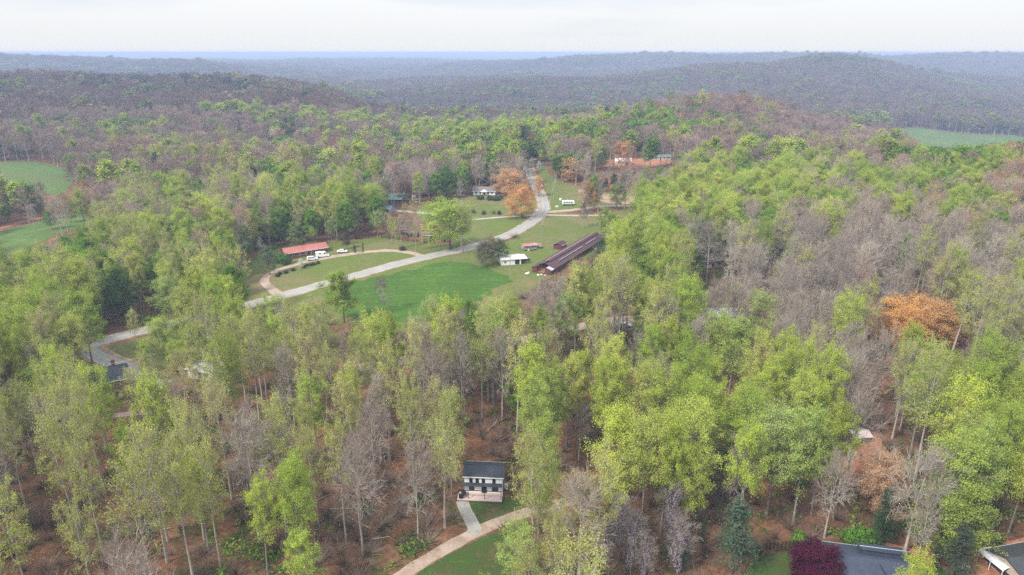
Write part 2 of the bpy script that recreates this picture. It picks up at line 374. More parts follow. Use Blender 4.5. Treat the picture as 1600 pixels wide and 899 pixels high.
def stripes(road, P, w, offs, width, m, name, off):
    V = []; F = []
    for q in offs:
        b0 = len(V)
        for i, p in enumerate(P):
            d = (P[min(i + 1, len(P) - 1)] - P[max(i - 1, 0)]).normalized(); s = Vector((d.y, -d.x, 0))
            r5 = np.array([[(p + s * (k * w)).x, (p + s * (k * w)).y] for k in (-.5, -.25, 0, .25, .5)]); Z = H(r5[:, 0], r5[:, 1]); Z = Z[2] * .5 + Z * .5
            for e in (-width / 2, width / 2):
                c = p + s * (q + e); V.append((c.x, c.y, float(np.interp((q + e) / w, (-.5, -.25, 0, .25, .5), Z)) + off))
            if i: a = b0 + 2 * i; F.append((a - 2, a, a + 1, a - 1))
    me = bpy.data.meshes.new(name); me.from_pydata(V, [], F); me.update(); return link(name, me, m, road)

ROADPX = [(262, 600), (230, 588), (196, 573), (168, 562), (147, 551), (143, 543), (160, 534), (200, 523), (250, 511), (310, 497), (370, 482), (440, 463), (500, 446), (560, 430),
          (620, 413), (680, 399), (735, 387), (785, 371), (812, 359), (832, 346), (845, 333), (849, 322), (846, 308), (838, 290), (830, 274), (827, 262), (829, 252), (834, 246)]
ribbon('shoulder', ROADPX, 8.0, M_TAN, .09, mark=False)
main_road, RP = ribbon('road', ROADPX, 6.2, M_ROAD, .14)
stripes(main_road, RP, 6.2, (-.13, .13), .12, plain('yellow_paint', (.55, .40, .12), .7), 'centre_line', .147)
stripes(main_road, RP, 6.2, (-2.8, 2.8), .11, plain('white_paint_line', (.62, .62, .60), .7), 'edge_line', .147)
ribbon('driveway', [(441, 464), (424, 452), (413, 440), (420, 430), (440, 421), (470, 411), (500, 405), (530, 400), (560, 396), (600, 392), (635, 394), (658, 400), (668, 402)], 3.6, M_GRAV, .10, mark=False)
ribbon('driveway', [(851, 332), (880, 330), (915, 326), (950, 322), (990, 322)], 4.5, M_GRAV, .10, mark=False)
ribbon('driveway', [(848, 336), (880, 337), (915, 337), (960, 336)], 3.2, M_GRAV, .105, mark=False)
ribbon('driveway', [(838, 336), (812, 338), (780, 340), (745, 343), (712, 346)], 2.8, M_TRACK, .10, mark=False)
ribbon('gravel_track', [(560, 575), (640, 562), (700, 553), (745, 546), (800, 535), (850, 524), (900, 512), (950, 501), (1010, 497), (1090, 494)], 4.2, M_GRAV, .10, mark=False)
ribbon('gravel_road', [(590, 925), (632, 897), (668, 874), (710, 850), (750, 829), (790, 812), (830, 799), (870, 788), (915, 778)], 2.8, M_GRAV, .10, mark=False)
ribbon('driveway', [(722, 783), (727, 797), (735, 812), (742, 826), (738, 836)], 2.5, M_TRACK, .10, mark=False)
ribbon('dirt_track', [(-60, 369), (0, 357), (50, 344), (95, 333), (140, 320)], 3.0, M_DIRT, .10, mark=False)
ribbon('gravel_track', [(110, 660), (160, 652), (220, 645), (290, 640)], 2.6, M_GRAV, .09, mark=False)
ribbon('driveway', [(600, 328), (625, 330), (660, 333), (690, 338)], 4.0, M_TRACK, .10, mark=False)

drape('lawn', [(355, 478), (375, 440), (398, 398), (430, 388), (500, 379), (545, 376), (600, 372), (660, 380), (715, 383), (728, 388), (660, 404), (560, 432), (470, 456), (400, 476)], M_LAWN, .05)
drape('verge', [(440, 470), (560, 436), (660, 408), (760, 384), (800, 374), (835, 350), (855, 333), (925, 335), (980, 328), (985, 350), (935, 372), (930, 395), (880, 420), (850, 440), (800, 470), (720, 500), (640, 520), (560, 510), (480, 500)], M_LAWN, .05)
drape('field', [(505, 462), (560, 440), (640, 421), (700, 410), (745, 416), (782, 428), (800, 440), (770, 452), (752, 470), (700, 490), (640, 505), (560, 500)], M_LUSH, .09, ragged=1.6)
drape('yard', [(705, 385), (712, 372), (690, 352), (660, 346), (652, 326), (680, 316), (740, 306), (800, 308), (826, 302), (838, 312), (840, 328), (828, 345), (806, 359), (770, 374)], M_LAWN, .055)
drape('roadside_grass', [(840, 268), (836, 258), (848, 255), (862, 275), (900, 290), (960, 300), (1010, 305), (1000, 318), (930, 325), (858, 330), (856, 310)], M_LAWN, .06)
drape('bare_soil', [(905, 296), (950, 303), (1000, 307), (1035, 310), (1030, 320), (985, 320), (940, 316), (910, 306)], M_TAN, .10)
drape('clay_bank', [(925, 248), (965, 250), (1010, 247), (1045, 248), (1048, 256), (1015, 262), (970, 263), (935, 258)], M_DIRT, .10)
drape('meadow', [(-90, 262), (0, 254), (50, 253), (98, 262), (114, 282), (95, 306), (62, 300), (20, 292), (-60, 296)], M_PAST, .05, 5)
drape('meadow', [(-70, 385), (0, 362), (60, 347), (130, 328), (154, 334), (138, 350), (95, 366), (40, 388), (-20, 412)], M_PAST, .05, 4)
drape('valley_pasture', [(1385, 200), (1430, 200), (1480, 206), (1560, 211), (1640, 214), (1640, 232), (1560, 236), (1480, 236), (1420, 236), (1390, 215)], M_PAST, .4, 12)
drape('grass', [(724, 783), (748, 779), (790, 778), (825, 785), (828, 798), (795, 810), (758, 822), (744, 822), (733, 805)], M_FRONT, .05, 1.5, ragged=.3)
drape('grass', [(645, 905), (690, 874), (740, 847), (790, 832), (835, 842), (820, 880), (790, 915), (700, 930)], M_FRONT, .05, 1.5, ragged=.3)
drape('garden_lawn', [(1185, 870), (1215, 866), (1300, 868), (1420, 880), (1500, 884), (1500, 930), (1300, 950), (1160, 920)], M_FRONT, .05, 1.5, ragged=.3)
drape('red_yard', [(1275, 855), (1350, 858), (1390, 850), (1440, 862), (1500, 872), (1560, 850), (1640, 845), (1640, 930), (1500, 930), (1480, 890), (1420, 878), (1350, 862)], M_DIRT, .09, 1.5, ragged=.4)
drape('verge', [(155, 560), (175, 540), (235, 524), (330, 505), (330, 530), (290, 560), (240, 580), (190, 566)], M_LAWN, .05, 2)
drape('gravel_yard', [(935, 502), (990, 496), (1080, 492), (1150, 492), (1150, 506), (1060, 510), (990, 515), (950, 512)], M_GRAV, .09, 2)

# ------------------------------------------------------------------ buildings
GLASS = plain('dark_glass', (.02, .024, .03), .12, .2, spec=.6)
WHITE = plain('white_siding', (.78, .78, .76), .55, .06); TRIM = plain('white_trim', (.74, .74, .72), .5, .05)
BLACK = plain('black_paint', (.02, .02, .022), .4, .2)
SHINGLE = ribbed('charcoal_shingle', (.035, .04, .052), (.055, .062, .078), .8, .18, 1, 0, .5)
BRICK = plain('red_brick', (.24, .085, .055), .85, .35, 3); WOOD = plain('weathered_wood', (.22, .16, .12), .85, .3, 3)
def heading(a, b):
    p = at(*a); q = at(*b); return math.atan2(q.y - p.y, q.x - p.x), (q.xy - p.xy).length
def wall_window(root, M, face, u, z, w, h, L, W, y0=0, pm=None, name='window'):
    """a window or a door set on one wall of a house: frame with a pane in it. face: front, back, east or west"""
    f = MB(); g = MB(); t = .07
    def bx(mb, du, dz, sw, sh, dep, off):
        if face in ('front', 'back'):
            s = -1 if face == 'front' else 1; mb.box((u + du, s * (W / 2 + off), z + dz), (sw, dep, sh))
        else:
            s = 1 if face == 'east' else -1; mb.box((s * (L / 2 + off), u + du, z + dz), (dep, sw, sh))
    for dz in (-h / 2, h / 2): bx(f, 0, dz, w + 2 * t, t, .10, .03)
    for du in (-w / 2 - t / 2, w / 2 + t / 2): bx(f, du, 0, t, h - t, .10, .03)
    fr = f.build(name, M, root); bx(g, 0, 0, w, h - t, .05, .008)
    g.build('pane' if name != 'door' else 'door_leaf', pm or GLASS, fr); return fr
def house(root, L, W, hw, rise, mw, mr, over=.5, base=1.5, wins=(), wm=None, chimney=None, thick=.16, doors=(), roof_name='roof'):
    mb = MB(); mb.prism([(-W / 2, -base), (W / 2, -base), (W / 2, hw), (0, hw + rise), (-W / 2, hw)], -L / 2, L / 2, 'x'); mb.build('wall', mw, root)
    k = rise / (W / 2); a = W / 2 + over; r = MB(); e = hw - k * over + .02; tp = hw + rise + .02
    r.prism([(-a, e), (0, tp), (a, e), (a, e + thick), (0, tp + thick), (-a, e + thick)], -L / 2 - over, L / 2 + over, 'x')
    ro = r.build(roof_name, mr, root)
    cap = MB(); cap.box((0, 0, tp + thick + .01), (L + 2 * over + .02, .3, .05)); cap.build('ridge_cap', mr, ro)
    for s in (-1, 1):
        q = MB(); q.box((0, s * (a + .03), e + .06), (L + 2 * over, .06, .2)); q.build('fascia', TRIM, ro)
    if chimney:
        c = MB(); x, y, hh = chimney; c.box((x, y, hw + rise * .4 + hh / 2), (.9, .7, hh + rise)); c.box((x, y, hw + rise * .9 + hh + .1), (1.1, .9, .16)); c.build('chimney', BRICK, ro)
    for w in wins: wall_window(root, wm or TRIM, *w, L, W)
    for d in doors: wall_window(root, wm or TRIM, *d, L, W, name='door', pm=BLACK)
    return ro

# the white two-storey house
a_, _l = heading((719, 778), (786, 778)); p_ = at(757, 770); HP = Vector((p_.x, p_.y + 2.0, hz(p_.x, p_.y + 2) + .35))
t = thing('two_storey_house', 'white two-storey house with charcoal roof, black windows and covered front porch', 'house', HP, -.07, mark='white two-storey house')
L_, W_, HW = 8.4, 5.4, 4.2
house(t, L_, W_, HW, 1.15, WHITE, SHINGLE, .35, 2,
      [('front', -2.75, 3.18, .58, 1.05), ('front', -1.35, 3.18, .58, 1.05), ('front', .0, 3.18, .58, 1.05), ('front', 2.35, 3.18, .58, 1.05),
       ('front', -2.6, 1.15, 1.0, 1.2), ('front', 2.6, 1.15, 1.2, 1.2), ('east', 0, 3.2, .7, 1.1), ('east', 0.3, 1.2, .9, 1.2), ('west', 0, 3.2, .7, 1.1)], BLACK, doors=[('front', 0.15, 1.05, 1.0, 2.05)])
pr = MB(); y = -W_ / 2
pr.prism([(y - 1.0, 2.28), (y - .02, 2.5), (y - .02, 2.58), (y - 1.0, 2.36)], -L_ / 2 - 1.0, L_ / 2, 'x'); pr.build('porch_roof', SHINGLE, t)
dk = MB(); dk.box((-.6, y - 1.45, -.03), (L_ + 1.4, 2.85, .14)); dkk = dk.build('deck', plain('pinkish_deck_boards', (.50, .38, .34), .8, .15, 4), t)
sk = MB(); sk.box((-.6, y - 2.86, -.62), (L_ + 1.4, .06, 1.02)); sk.build('deck_skirt', plain('dark_lattice', (.10, .08, .065), .9), dkk)  # skirt coloured shadow-dark, as the shade under the deck
for x in (-5.1, -3.1, .5, 4.1):
    q = MB(); q.box((x, y - 2.25, 1.1), (.13, .13, 2.12)); q.build('post', BLACK, t)
bm_ = MB(); bm_.box((-.5, y - 2.25, 2.1), (L_ + 1.1, .14, .16)); bm_.build('porch_beam', BLACK, t)
gr = MB(); gr.box((4.9, -.4, .45), (.9, .9, .9)); gr.build('heat_pump', plain('pale_grey_metal', (.55, .55, .53), .5), t)
def patio_set(p, rz, label):
    g = thing('patio_table', label, 'table', p, rz)
    q = MB(); q.tube((0, 0, .70), (0, 0, .74), .6, n=16); q.build('tabletop', BLACK, g)
    for k in range(4):
        a = k * 1.5708 + .78; q = MB(); q.tube((math.cos(a) * .4, math.sin(a) * .4, .70), (math.cos(a) * .5, math.sin(a) * .5, 0), .03); q.build('leg', BLACK, g)
def porch_pt(x, y, z=.05):
    m = Matrix.Rotation(-.07, 4, 'Z'); return HP + m @ Vector((x, y, z))
patio_set(porch_pt(-4.2, y - 1.2), .3, 'small round black table at the open end of the white house porch')
g = thing('grill', 'black covered barbecue grill beside the porch table of the white house', 'grill', porch_pt(-4.6, y - 2.3), .2)
q = MB(); q.prism([(-.3, .75), (.3, .75), (.3, .9), (.18, 1.12), (-.18, 1.12), (-.3, .9)], -.45, .45, 'x'); q.build('lid', BLACK, g, .02)
q = MB(); q.box((0, 0, .4), (.8, .5, .7)); q.build('cart', BLACK, g)
q = MB(); q.box((.62, 0, .78), (.34, .45, .04)); q.build('side_shelf', BLACK, g)
NOTREE += [(HP.x, HP.y, 8.5), (HP.x, HP.y - 6, 6)]

# the brick ranch house with the red roof
RED = ribbed('coral_metal_roof', (.42, .13, .105), (.50, .21, .17), .4, .45, 0, .2)
a_, l_ = heading((446, 406), (504, 392)); p_ = at(474, 399); a_ = a_ * .85
t = thing('ranch_house', 'low brick ranch house with a long coral red metal roof', 'house', (p_.x, p_.y + 2, hz(p_.x, p_.y) + .2), a_, mark='coral-roofed ranch house')
house(t, 18.5, 7.6, 2.5, 1.3, BRICK, RED, .7, 1.5, [('front', x, 1.4, 1.3, 1.1) for x in (-7.4, -4.9, -1.9, 3.4, 6.9)] + [('east', 0, 1.4, 1.2, 1.0), ('east', 2.3, 1.4, 1.0, 1.0)], doors=[('front', .8, 1.05, 1.0, 2.05)])
for x in (-3.4, -.6, 1.9, 4.9):
    q = MB(); q.box((x, -4.15, 1.15), (.14, .14, 2.3)); q.build('post', TRIM, t)
NOTREE += [(p_.x, p_.y + 2, 13)]

# the long red poultry house
RUST = ribbed('rusty_red_metal', (.105, .042, .045), (.075, .052, .055), .7, .5, 0, .1, .5)
pn, pf = at(846, 428), at(932, 376); d_ = (pf.xy - pn.xy); a_ = math.atan2(d_.y, d_.x); LL = d_.length; W_ = 8.4
mid = Vector(((pn.x + pf.x) / 2, (pn.y + pf.y) / 2, 0)); mid.z = hz(mid.x, mid.y) + .4
t = thing('poultry_house', 'long narrow rusty red poultry house with a broken open gable end', 'barn', mid, a_, mark='long red poultry house'); t.scale = (1, 1, .78)
CX, CY, CZ = LL / 2, W_ / 2, 2.3
q = MB(); rd = plain('faded_red_boards', (.125, .04, .038), .85, .35, 1.2)
q.box((0, -CY, .3), (LL, .15, CZ * 2 - .6)); q.build('side_wall', rd, t)
q = MB(); q.box((0, CY, .3), (LL, .15, CZ * 2 - .6)); q.build('side_wall', rd, t)
q = MB(); q.prism([(-CY, -1), (-1.5, -1), (-1.5, 3.4), (-CY, 2.28)], -CX - .07, -CX + .07, 'x'); q.build('gable_wall', rd, t)
q = MB(); q.prism([(2.1, -1), (CY, -1), (CY, 2.28), (2.1, 3.3)], -CX - .07, -CX + .07, 'x'); q.build('gable_wall', rd, t)
q = MB(); q.prism([(-CY, -1), (CY, -1), (CY, 2.3), (0, 4), (-CY, 2.3)], CX - .1, CX, 'x'); q.build('gable_wall', rd, t)
k = 1.7 / CY
for s in (-1, 1):
    q = MB(); q.prism([(s * (CY + .7), 2.3 - .7 * k), (s * .35, 4.0 - .35 * k), (s * .35, 4.12 - .35 * k), (s * (CY + .7), 2.42 - .7 * k)], -CX + (4 if s > 0 else 3.0), CX + .4, 'x'); r = q.build('roof', RUST, t)
    q = MB(); q.prism([(s * (CY + .6), 2.3 - .6 * k + .02), (s * 2.2, 3.99 - 2.2 * k), (s * 2.2, 4.10 - 2.2 * k), (s * (CY + .6), 2.42 - .6 * k + .02)], -CX - .3, -CX + (3.2 if s > 0 else 2.4), 'x')
    q.build('roof_end_sheet', ribbed('bare_tin', (.62, .60, .58), (.45, .36, .30), .4, .3, 0, .5, .6) if s < 0 else RUST, r)
q = MB(); q.prism([(-.9, 4.05), (0, 4.55), (.9, 4.05), (.9, 4.15), (0, 4.66), (-.9, 4.15)], -CX + 6, CX, 'x'); q.build('ridge_vent', RUST, t)
q = MB(); q.box((2, 1.25, 4.02), (LL - 10, .16, .28)); q.build('vent_curtain', plain('pale_pink_tin', (.55, .42, .40), .6, .15), t)
q = MB(); q.box((-6, -2.6, 3.42), (LL * .42, .5, .06)); q.box((LL * .28, -2.4, 3.46), (LL * .2, .5, .06)); q.build('translucent_strip', plain('dull_blue_sheet', (.20, .21, .25), .5, .2), t)
q = MB(); q.box((0, 0, -.02), (LL - .5, W_ - .5, .1)); q.build('floor', M_DIRT, t)
for x in np.arange(-CX + 1.5, -CX + 12, 3): 
    for s in (-1, 1): q = MB(); q.box((x, s * 2, 1.7), (.16, .16, 3.4)); q.build('post', WOOD, t)
for i in range(14): c = mid + Matrix.Rotation(a_, 3, 'Z') @ Vector((-CX + i * LL / 13, 0, 0)); NOTREE.append((c.x, c.y, 8.5))
for k, (a, b, s) in enumerate(((823, 429, 1.1), (826, 427, .8), (841, 431, .9), (846, 430, .7), (852, 431, .6))):
    p = at(a, b); q = thing('feed_sack', ['large', 'small', 'tilted', 'flattened', 'lone'][k] + ' white feed sack lying at the open end of the red poultry house', 'sack', p, k)
    m_ = MB(); m_.box((0, 0, .3 * s), (1.3 * s, .9 * s, .6 * s)); m_.build('sack_body', TRIM, q, .2 * s); m_ = MB(); m_.box((.75 * s, 0, .38 * s), (.3 * s, .3 * s, .2 * s)); m_.build('tied_neck', TRIM, q, .05)
p_ = at(875, 388)
t = thing('feed_shed', 'little rusty lean-to shed against the far side of the red poultry house', 'shed', p_ + Vector((0, 0, .1)), a_)
house(t, 5.5, 4, 2.0, .7, rd, RUST, .4, 1, doors=[('front', 0, 1, 1, 1.9)])

# small white metal barn
TIN = ribbed('white_tin_roof', (.66, .64, .60), (.48, .42, .36), .5, .35, 0, .2, .62)
p_ = at(797, 414); a_ = .22
t = thing('white_barn', 'small white barn with a shallow tin roof and open lean-to', 'barn', (p_.x - .3, p_.y + 3, hz(p_.x, p_.y + 3)), a_, mark='small white barn')
house(t, 8.6, 7.0, 2.5, .9, WHITE, TIN, .3, 1.5, [('front', -2.6, 1.5, .8, .8), ('west', 0, 1.5, .8, .8)], doors=[('front', 2.6, 1.2, 2.0, 2.1)])
q = MB(); q.prism([(-3.6, 2.35), (3.2, 2.5), (3.2, 2.58), (-3.6, 2.43)], 4.62, 7.2, 'x'); q.build('lean_to_roof', TIN, t)
for yy in (-3.3, 0, 3): q = MB(); q.box((7.0, yy, 1.1), (.14, .14, 2.5)); q.build('post', WOOD, t)
NOTREE.append((p_.x, p_.y + 3, 7))
# collapsing trailer shed with rusty roof
p_ = at(827, 389)
t = thing('old_camper', 'derelict trailer shed with a rusty red patched roof and grey junk', 'shed', (p_.x, p_.y + .8, hz(p_.x, p_.y)), .32, mark='derelict rusty-roofed shed')
house(t, 6.6, 3.4, 1.9, .45, plain('grey_boards', (.30, .29, .28), .8, .3), ribbed('red_rust_patch', (.42, .10, .07), (.50, .44, .38), .6, .4, 0, .1, .52), .35, .6, [('front', -1.5, 1.2, .8, .7), ('front', 1.2, 1.2, .8, .7)])
q = MB(); q.prism([(-2.4, .9), (-1.9, 1.5), (1.7, 1.55), (1.7, 1.62), (-1.9, 1.58), (-2.4, .98)], 3.8, 5.6, 'x'); q.build('awning', WOOD, t)
rn = random.Random(4)
for k in range(5):
    p = at(816 + k * 5, 391 + (k % 2)); q = thing('junk_crate', ['grey', 'rusty', 'pale', 'dark', 'blue-grey'][k] + ' crate of scrap below the derelict rusty-roofed shed', 'crate', p, k * .7)
    m_ = MB(); m_.box((0, 0, .3), (1.0, .7, .6)); m_.build('crate_body', [WOOD, RUST, TRIM, BLACK, GLASS][k], q); m_ = MB(); m_.box((0, 0, .66), (1.1, .8, .08)); m_.build('lid', WOOD, q)

# green shed and lean-tos at the end of the woods
p_ = at(667, 378)
t = thing('garden_shed', 'mustard and green garden shed with a pale blue tin roof', 'shed', (p_.x, p_.y, hz(p_.x, p_.y) + .1), -.25, mark='mustard garden shed')
Lg, Wg = 4.4, 4.0
q = MB(); q.prism([(-Wg / 2, -.8), (Wg / 2, -.8), (Wg / 2, 2.6), (-Wg / 2, 3.3)], -Lg / 2, Lg / 2, 'x'); q.build('wall', plain('mustard_boards', (.30, .27, .08), .8, .25, 2), t)
q = MB(); q.prism([(-Wg / 2 - .3, 3.38), (Wg / 2 + .3, 2.52), (Wg / 2 + .3, 2.62), (-Wg / 2 - .3, 3.48)], -Lg / 2 - .3, Lg / 2 + .3, 'x'); q.build('roof', ribbed('pale_blue_tin', (.42, .47, .52), (.34, .38, .42), .4, .3, 0, .3), t)
q = MB(); q.box((Lg / 2 + .04, 0, 1.1), (.06, 3.4, 2.9)); q.build('side_panel', plain('green_boards', (.05, .14, .07), .8, .25, 2), t)
q = MB(); q.box((-.8, -Wg / 2 - .03, .95), (1.0, .06, 2.0)); dd = q.build('door', WOOD, t); q = MB(); q.box((-.45, -Wg / 2 - .1, .95), (.05, .1, .2)); q.build('handle', BLACK, dd)
for k, (px_, py_, Lw) in enumerate(((642, 370, 7.5), (625, 366, 6.0))):
    p_ = at(px_, py_)
    t = thing('pole_shed', ['open fronted dark pole shed next to the mustard garden shed', 'smaller open pole shed at the end of the shed row, mostly under trees'][k], 'shed', (p_.x, p_.y, hz(p_.x, p_.y)), -.2 + .1 * k)
    q = MB(); q.prism([(-2.2, 2.5), (2.2, 2.0), (2.2, 2.1), (-2.2, 2.6)], -Lw / 2, Lw / 2, 'x'); q.build('roof', ribbed('brown_tin', (.12, .09, .08), (.2, .14, .11), .6, .4, 0, .2), t)
    q = MB(); q.box((0, 2.0, 1), (Lw - .3, .1, 2)); q.build('back_wall', plain('dark_boards', (.05, .04, .035), .9), t)
    for x in (-Lw / 2 + .2, 0, Lw / 2 - .2): q = MB(); q.box((x, -2.0, 1.15), (.15, .15, 2.6)); q.build('post', WOOD, t)
GREEN_TIN = ribbed('sage_green_metal', (.20, .36, .27), (.27, .42, .34), .4, .4, 0, .2)
p_ = at(621, 317)
t = thing('green_roof_house', 'house with a sage green metal roof and dark walls among the trees', 'house', (p_.x, p_.y + 3, hz(p_.x, p_.y + 3)), .06, mark='green-roofed house')
house(t, 14.5, 9, 2.7, 2.9, plain('dark_blue_siding', (.06, .065, .08), .7), GREEN_TIN, .6, 1.5, [('front', x, 1.6, 1.4, 1.2) for x in (-4.8, -1.6, 4.6)], doors=[('front', 1.5, 1.05, 1.6, 2.1)])
NOTREE.append((p_.x, p_.y, 9))
p_ = at(604, 331)
t = thing('carport', 'slate grey roofed outbuilding below the green-roofed house', 'shed', (p_.x, p_.y, hz(p_.x, p_.y)), -.3)
house(t, 8, 6, 2.4, 1.0, plain('blue_grey_wall', (.24, .28, .32), .7), ribbed('slate_tin', (.15, .18, .22), (.22, .24, .27), .5, .4), .4, 1, [('front', -2, 1.4, 1, .9)], doors=[('front', 1.6, 1.1, 2.2, 2.1)])
p_ = at(757, 305)
t = thing('white_bungalow', 'white bungalow with a taupe hipped roof behind round shrubs', 'house', (p_.x, p_.y + 4, hz(p_.x, p_.y + 4)), -.05, mark='white bungalow')
TAUPE = ribbed('taupe_shingle', (.17, .145, .14), (.22, .19, .18), .85, .2, 1, 0)
house(t, 14, 8.5, 2.7, 1.9, WHITE, TAUPE, .6, 1.5, [('front', x, 1.5, 1.1, 1.2) for x in (-4.9, -2.4, 4.9, 2.6)] + [('west', 0, 1.5, 1, 1)], doors=[('front', .2, 1.05, 1.0, 2.05)])
q = MB(); q.prism([(-2, 2.5), (0, 3.9), (2, 2.5), (2, 2.3), (-2, 2.3)], -6.1, -4.3, 'y'); q.build('porch_gable', WHITE, t)
NOTREE += [(p_.x, p_.y + 4, 11), (p_.x - 9, p_.y + 1, 6)]
p_ = at(663, 306)
t = thing('pole_barn', 'dark open garage roof with vehicles underneath near the green-roofed house', 'garage', (p_.x, p_.y, hz(p_.x, p_.y)), .1, mark='open garage')
q = MB(); q.prism([(-3.8, 2.7), (0, 3.9), (3.8, 2.7), (3.8, 2.85), (0, 4.05), (-3.8, 2.85)], -5, 5, 'x'); q.build('roof', TAUPE, t)
for x in (-4.8, 0, 4.8):
    for yy in (-3.5, 3.5): q = MB(); q.box((x, yy, 1.3), (.18, .18, 2.8)); q.build('post', WOOD, t)
# hill farm on the red clay
p_ = at(974, 258)
t = thing('white_outbuilding', 'bright white metal building on the red clay bank', 'barn', (p_.x, p_.y + 2, hz(p_.x, p_.y + 2)), -.1, mark='white metal building on the red clay')
house(t, 11.5, 8, 2.8, 1.8, WHITE, plain('white_metal_roof', (.80, .80, .80), .35, .05), .3, 2, [('front', -3, 1.5, 1, 1)], doors=[('front', 2.4, 1.2, 2.6, 2.4)])
NOTREE += [(p_.x, p_.y, 9)]
p_ = at(1030, 250)
t = thing('mobile_home', 'pale mobile home with a grey-green metal roof above the red clay bank', 'house', (p_.x, p_.y + 2, hz(p_.x, p_.y + 2)), .18, mark='mobile home above the clay')
house(t, 17, 6.5, 2.7, .9, plain('cream_siding', (.55, .54, .49), .6), ribbed('grey_green_tin', (.22, .32, .30), (.28, .36, .34), .4, .4), .4, 2, [('front', x, 1.5, 1.1, 1.0) for x in (-6, -3.2, 3, 6)] + [('west', 0, 1.4, 1, 1)], doors=[('front', 0, 1.05, 1, 2.05)])
NOTREE += [(p_.x, p_.y, 10)]
# houses in the woods to the east
for nm, lab, mk, px_, py_, a_, Lh, Wh, hw, ri, mw, mr in (
    ('wood_house', 'pale tan house half hidden by the green oak on the wooded slope', 'pale tan house', 1106, 414, .25, 11, 8, 3, 1.6, plain('tan_siding', (.52, .44, .35), .7), TAUPE),
    ('white_roof_building', 'flat white-roofed building at the end of the gravel track', 'white-roofed building', 1128, 499, .12, 11, 7, 2.4, .5, WHITE, plain('white_membrane', (.50, .51, .52), .5, .15)),
    ('grey_cabin', 'dark grey cabin with one bright window deep in the bare trees', 'dark grey cabin', 1378, 462, -.3, 9, 7, 2.8, 1.5, plain('charcoal_siding', (.06, .065, .075), .7), SHINGLE),
    ('slate_house', 'slate-roofed house with a brick chimney by the road bend', 'slate-roofed house', 172, 603, .5, 9.5, 8, 3.2, 2.6, BRICK, SHINGLE),
    ('white_garage', 'low white-roofed garage glimpsed through the lime trees', 'white-roofed garage', 326, 585, -.35, 9, 6.5, 2.5, .8, WHITE, plain('white_membrane', (.50, .51, .52), .5, .15))):
    p_ = at(px_, py_)
    t = thing(nm, lab, 'house' if 'garage' not in nm else 'garage', (p_.x, p_.y, hz(p_.x, p_.y) + .1), a_, mark=mk)
    house(t, Lh, Wh, hw, ri, mw, mr, .5, 2, [('front', -Lh / 4, 1.5, 1.1, 1.1), ('front', Lh / 4, 1.5, 1.1, 1.1), ('east', 0, 1.5, 1, 1)], doors=[('front', 0, 1.05, 1, 2.0)],
          chimney=(1.8, 1.0, 1.6) if nm == 'slate_house' else None)
    NOTREE.append((p_.x, p_.y, 6))
# bottom corner houses
ROOFB = ribbed('navy_shingle', (.045, .055, .085), (.065, .078, .112), .85, .16, 1, 0)
p_ = at(1357, 893); a_ = -.20
t = thing('navy_roof_house', 'house with a broad navy shingle roof and raised dormer beside the red yard', 'house', (p_.x - .5, p_.y - 2.4, hz(p_.x, p_.y - 2)), a_, mark='navy-roofed house')
house(t, 15, 11, 2.9, 2.1, WHITE, ROOFB, .5, 2.5, [('front', -4, 1.5, 1.2, 1.2), ('east', 1, 1.5, 1.2, 1.2), ('east', -3, 1.5, 1.2, 1.2)], doors=[('east', -1.2, 1.05, 1, 2.0)])
q = MB(); q.prism([(1.2, 3.6), (4.1, 3.6), (4.1, 4.7), (1.2, 5.75)], -2.2, 5.4, 'x'); q.build('dormer_wall', ROOFB, t)
q = MB(); q.prism([(.9, 5.88), (4.5, 4.62), (4.5, 4.76), (.9, 6.02)], -2.5, 5.7, 'x'); r = q.build('dormer_roof', ROOFB, t)
q = MB(); q.box((1.6, 2.6, 5.52), (8.0, .08, .10)); q.build('flashing', plain('steel_flashing', (.45, .52, .62), .3, .1), r)
q = MB(); q.prism([(-2.2, 2.9), (0, 4.9), (2.2, 2.9)], -6.2, -2.0, 'y'); q.build('porch_gable', WHITE, t)
for s in (-1, 1):
    q = MB(); q.prism([(s * 2.6, 2.62), (0, 4.98), (0, 5.12), (s * 2.6, 2.76)], -6.6, -1.4, 'y'); q.build('porch_roof', ROOFB, t)
NOTREE += [(p_.x, p_.y - 2, 12)]
p_ = at(1592, 890)
t = thing('metal_barn', 'tan barn with a ribbed dark grey metal roof at the frame edge', 'barn', (p_.x + 1.5, p_.y - .2, hz(p_.x, p_.y)), .22, mark='grey-roofed barn')
house(t, 11.5, 7.5, 2.6, 1.3, plain('tan_metal', (.46, .39, .32), .6), ribbed('grey_metal_roof', (.12, .125, .14), (.09, .095, .10), .35, .45, 0, .4), .4, 2, [('front', 2, 1.4, 1, 1)], doors=[('front', -2, 1.1, 1.0, 2.0)])
NOTREE.append((p_.x + 1, p_.y, 8))
p_ = at(1561, 892)
t = thing('carport', 'white arched metal carport standing against the grey-roofed barn', 'carport', (p_.x - .3, p_.y + .6, hz(p_.x, p_.y)), .22)
pf_ = [(-1.7, 2.0), (-1.55, 2.35), (-1.0, 2.6), (0, 2.72), (1.0, 2.6), (1.55, 2.35), (1.7, 2.0)]
q = MB(); q.prism(pf_ + [(u * .97, z - .07) for u, z in pf_[::-1]], -2.8, 2.8, 'y'); q.build('roof', plain('white_painted_tin', (.70, .71, .72), .4, .06), t)
for x in (-1.6, 1.6):
    for yy in (-2.6, 0, 2.6): q = MB(); q.box((x, yy, .95), (.1, .1, 2.1)); q.build('post', TRIM, t)
p_ = at(1340, 688)
t = thing('clay_lot_shed', 'little pinkish shed roof on the orange clay among the trees', 'shed', (p_.x, p_.y, hz(p_.x, p_.y)), .1)
